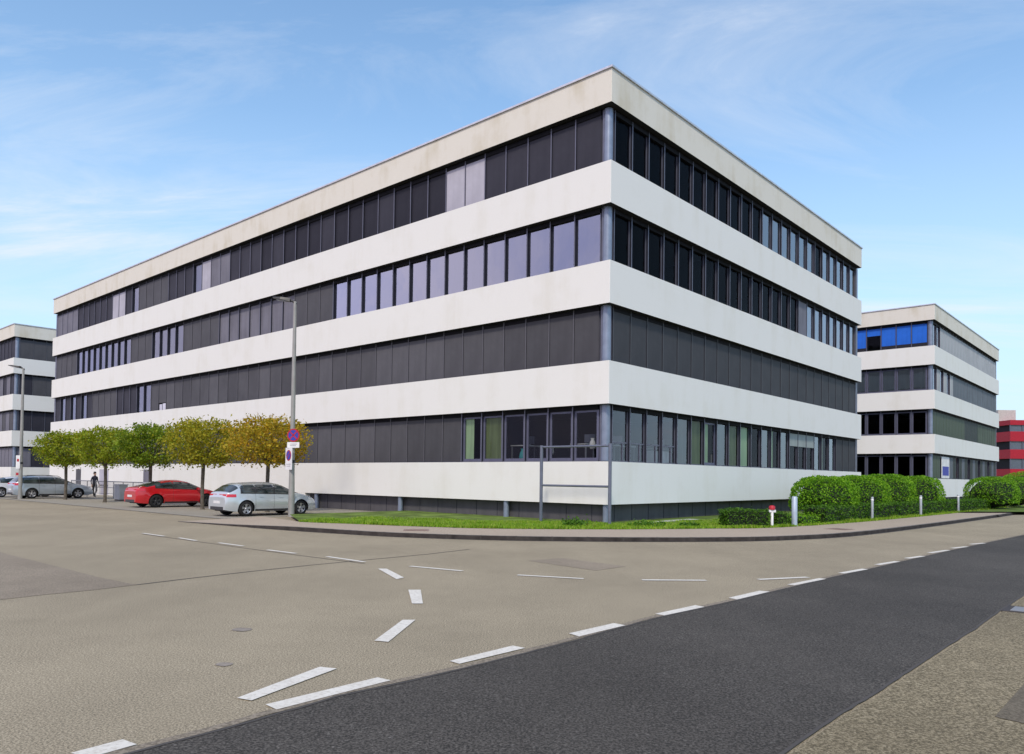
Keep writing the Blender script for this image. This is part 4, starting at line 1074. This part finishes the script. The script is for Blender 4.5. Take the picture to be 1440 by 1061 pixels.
# ------------------------------------------------------------------ the passer-by
def person(label, loc, rz):
    J = {'pelvis': (0, 0, .96), 'waist': (0, .01, 1.10), 'chest': (0, .0, 1.32), 'neck': (0, .0, 1.50), 'headb': (0, -.015, 1.58), 'head': (0, -.02, 1.67), 'crown': (0, -.01, 1.745)}
    v = []; e = []; r = []; ix = {}
    def add(n, p, rad, par=None):
        ix[n] = len(v); v.append(p); r.append(rad)
        if par is not None: e.append((ix[par], ix[n]))
    add('pelvis', J['pelvis'], (.155, .115)); add('waist', J['waist'], (.14, .105), 'pelvis'); add('chest', J['chest'], (.17, .12), 'waist')
    add('neck', J['neck'], (.06, .06), 'chest'); add('headb', J['headb'], (.066, .075), 'neck'); add('head', J['head'], (.076, .095), 'headb'); add('crown', J['crown'], (.055, .065), 'head')
    for sg, nm in ((-1, 'r'), (1, 'l')):
        sw = .10*sg
        add('hip'+nm, (.095*sg, 0, .90), (.095, .095), 'pelvis'); add('knee'+nm, (.10*sg, -.04-sw*.5, .50), (.062, .062), 'hip'+nm)
        add('ank'+nm, (.10*sg, .03+sw*.9, .09), (.043, .043), 'knee'+nm); add('toe'+nm, (.115*sg, -.12+sw*.9, .04), (.042, .032), 'ank'+nm)
        add('sh'+nm, (.19*sg, 0, 1.43), (.062, .062), 'chest'); add('elb'+nm, (.25*sg, .03-sw*.4, 1.14), (.044, .044), 'sh'+nm)
        add('wr'+nm, (.25*sg, -.06-sw*.7, .90), (.028, .028), 'elb'+nm); add('palm'+nm, (.245*sg, -.075-sw*.7, .83), (.034, .018), 'wr'+nm)
        for k in range(4):
            y = -.105-sw*.7+.022*k; ln = (.062, .075, .07, .055)[k]
            add(f'f{k}{nm}', (.245*sg, y, .785), (.0095, .0095), 'palm'+nm); add(f'g{k}{nm}', (.236*sg, y-.004, .785-ln*.6), (.009, .009), f'f{k}{nm}'); add(f'h{k}{nm}', (.222*sg, y-.004, .785-ln), (.0075, .0075), f'g{k}{nm}')
        add('th'+nm, (.225*sg, -.115-sw*.7, .845), (.011, .011), 'palm'+nm); add('tt'+nm, (.215*sg, -.13-sw*.7, .81), (.009, .009), 'th'+nm)
    me = bpy.data.meshes.new('person'); me.from_pydata(v, e, [])
    o = link('person', me, None, loc, rz)
    sk = o.modifiers.new('skin', 'SKIN'); sk.use_smooth_shade = True
    for i, d in enumerate(me.skin_vertices[0].data): d.radius = r[i]; d.use_root = (i == 0)
    sb = o.modifiers.new('sub', 'SUBSURF'); sb.levels = 1; sb.render_levels = 2
    dg = bpy.context.evaluated_depsgraph_get(); em = bpy.data.meshes.new_from_object(o.evaluated_get(dg)); o.modifiers.clear(); o.data = em
    for q in ('cloth_navy', 'cloth_black', 'skin', 'tyre_rubber'): em.materials.append(MATS[q])
    for f in em.polygons:
        c = f.center
        f.material_index = 2 if (c.z > 1.51 or (c.z < .90 and abs(c.x) > .20)) else (3 if c.z < .08 else (1 if c.z < .98 else 0)); f.use_smooth = True
    tag(o, label, 'person')
    b = MB(); b.lathe([(.088, 1.665), (.094, 1.70), (.084, 1.755), (.05, 1.79), (.001, 1.80)], 'hair', 16, Matrix.Translation((0, .0, 0))); b.lathe([(.08, 1.60), (.09, 1.68)], 'hair', 16, Matrix.Translation((0, .022, 0))); b.build('hair', o)
    b = MB(); b.add([(-.013, -.108, 1.635), (.013, -.108, 1.635), (0, -.13, 1.64), (0, -.104, 1.675)], [(0, 1, 2), (0, 2, 3), (1, 3, 2)], 'skin'); b.build('nose', o)
    for sg in (-1, 1):
        b = MB(); b.lathe([(.001, 0), (.010, .002), (.001, .006)], 'sign_white', 10, Matrix.Translation((.03*sg, -.105, 1.675)) @ Matrix.Rotation(math.pi/2, 4, 'X')); b.lathe([(.001, .005), (.005, .006), (.001, .008)], 'hair', 8, Matrix.Translation((.03*sg, -.105, 1.675)) @ Matrix.Rotation(math.pi/2, 4, 'X')); b.build('eye', o)
        b = MB(); b.lathe([(.001, 0), (.022, .004), (.026, .012), (.001, .016)], 'skin', 10, Matrix.Translation((.078*sg, 0, 1.66)) @ Matrix.Rotation(sg*math.pi/2, 4, 'Y')); b.build('ear', o)
    b = MB(); b.box(-.022, .022, -.107, -.098, 1.603, 1.611, 'sign_red'); b.build('mouth', o)
person('person in dark clothes walking behind the railing between the trees', (-29.3, 53.6, .01), ANG_B+.4)

SC.render.engine = 'CYCLES'
SC.cycles.use_denoising = True
SC.cycles.max_bounces = 6; SC.cycles.diffuse_bounces = 3; SC.cycles.glossy_bounces = 3; SC.cycles.transmission_bounces = 4; SC.cycles.transparent_max_bounces = 8
SC.cycles.caustics_reflective = False; SC.cycles.caustics_refractive = False
SC.cycles.sample_clamp_indirect = 6
SC.view_settings.view_transform = 'Standard'; SC.view_settings.look = 'None'; SC.view_settings.exposure = 0; SC.view_settings.gamma = 1
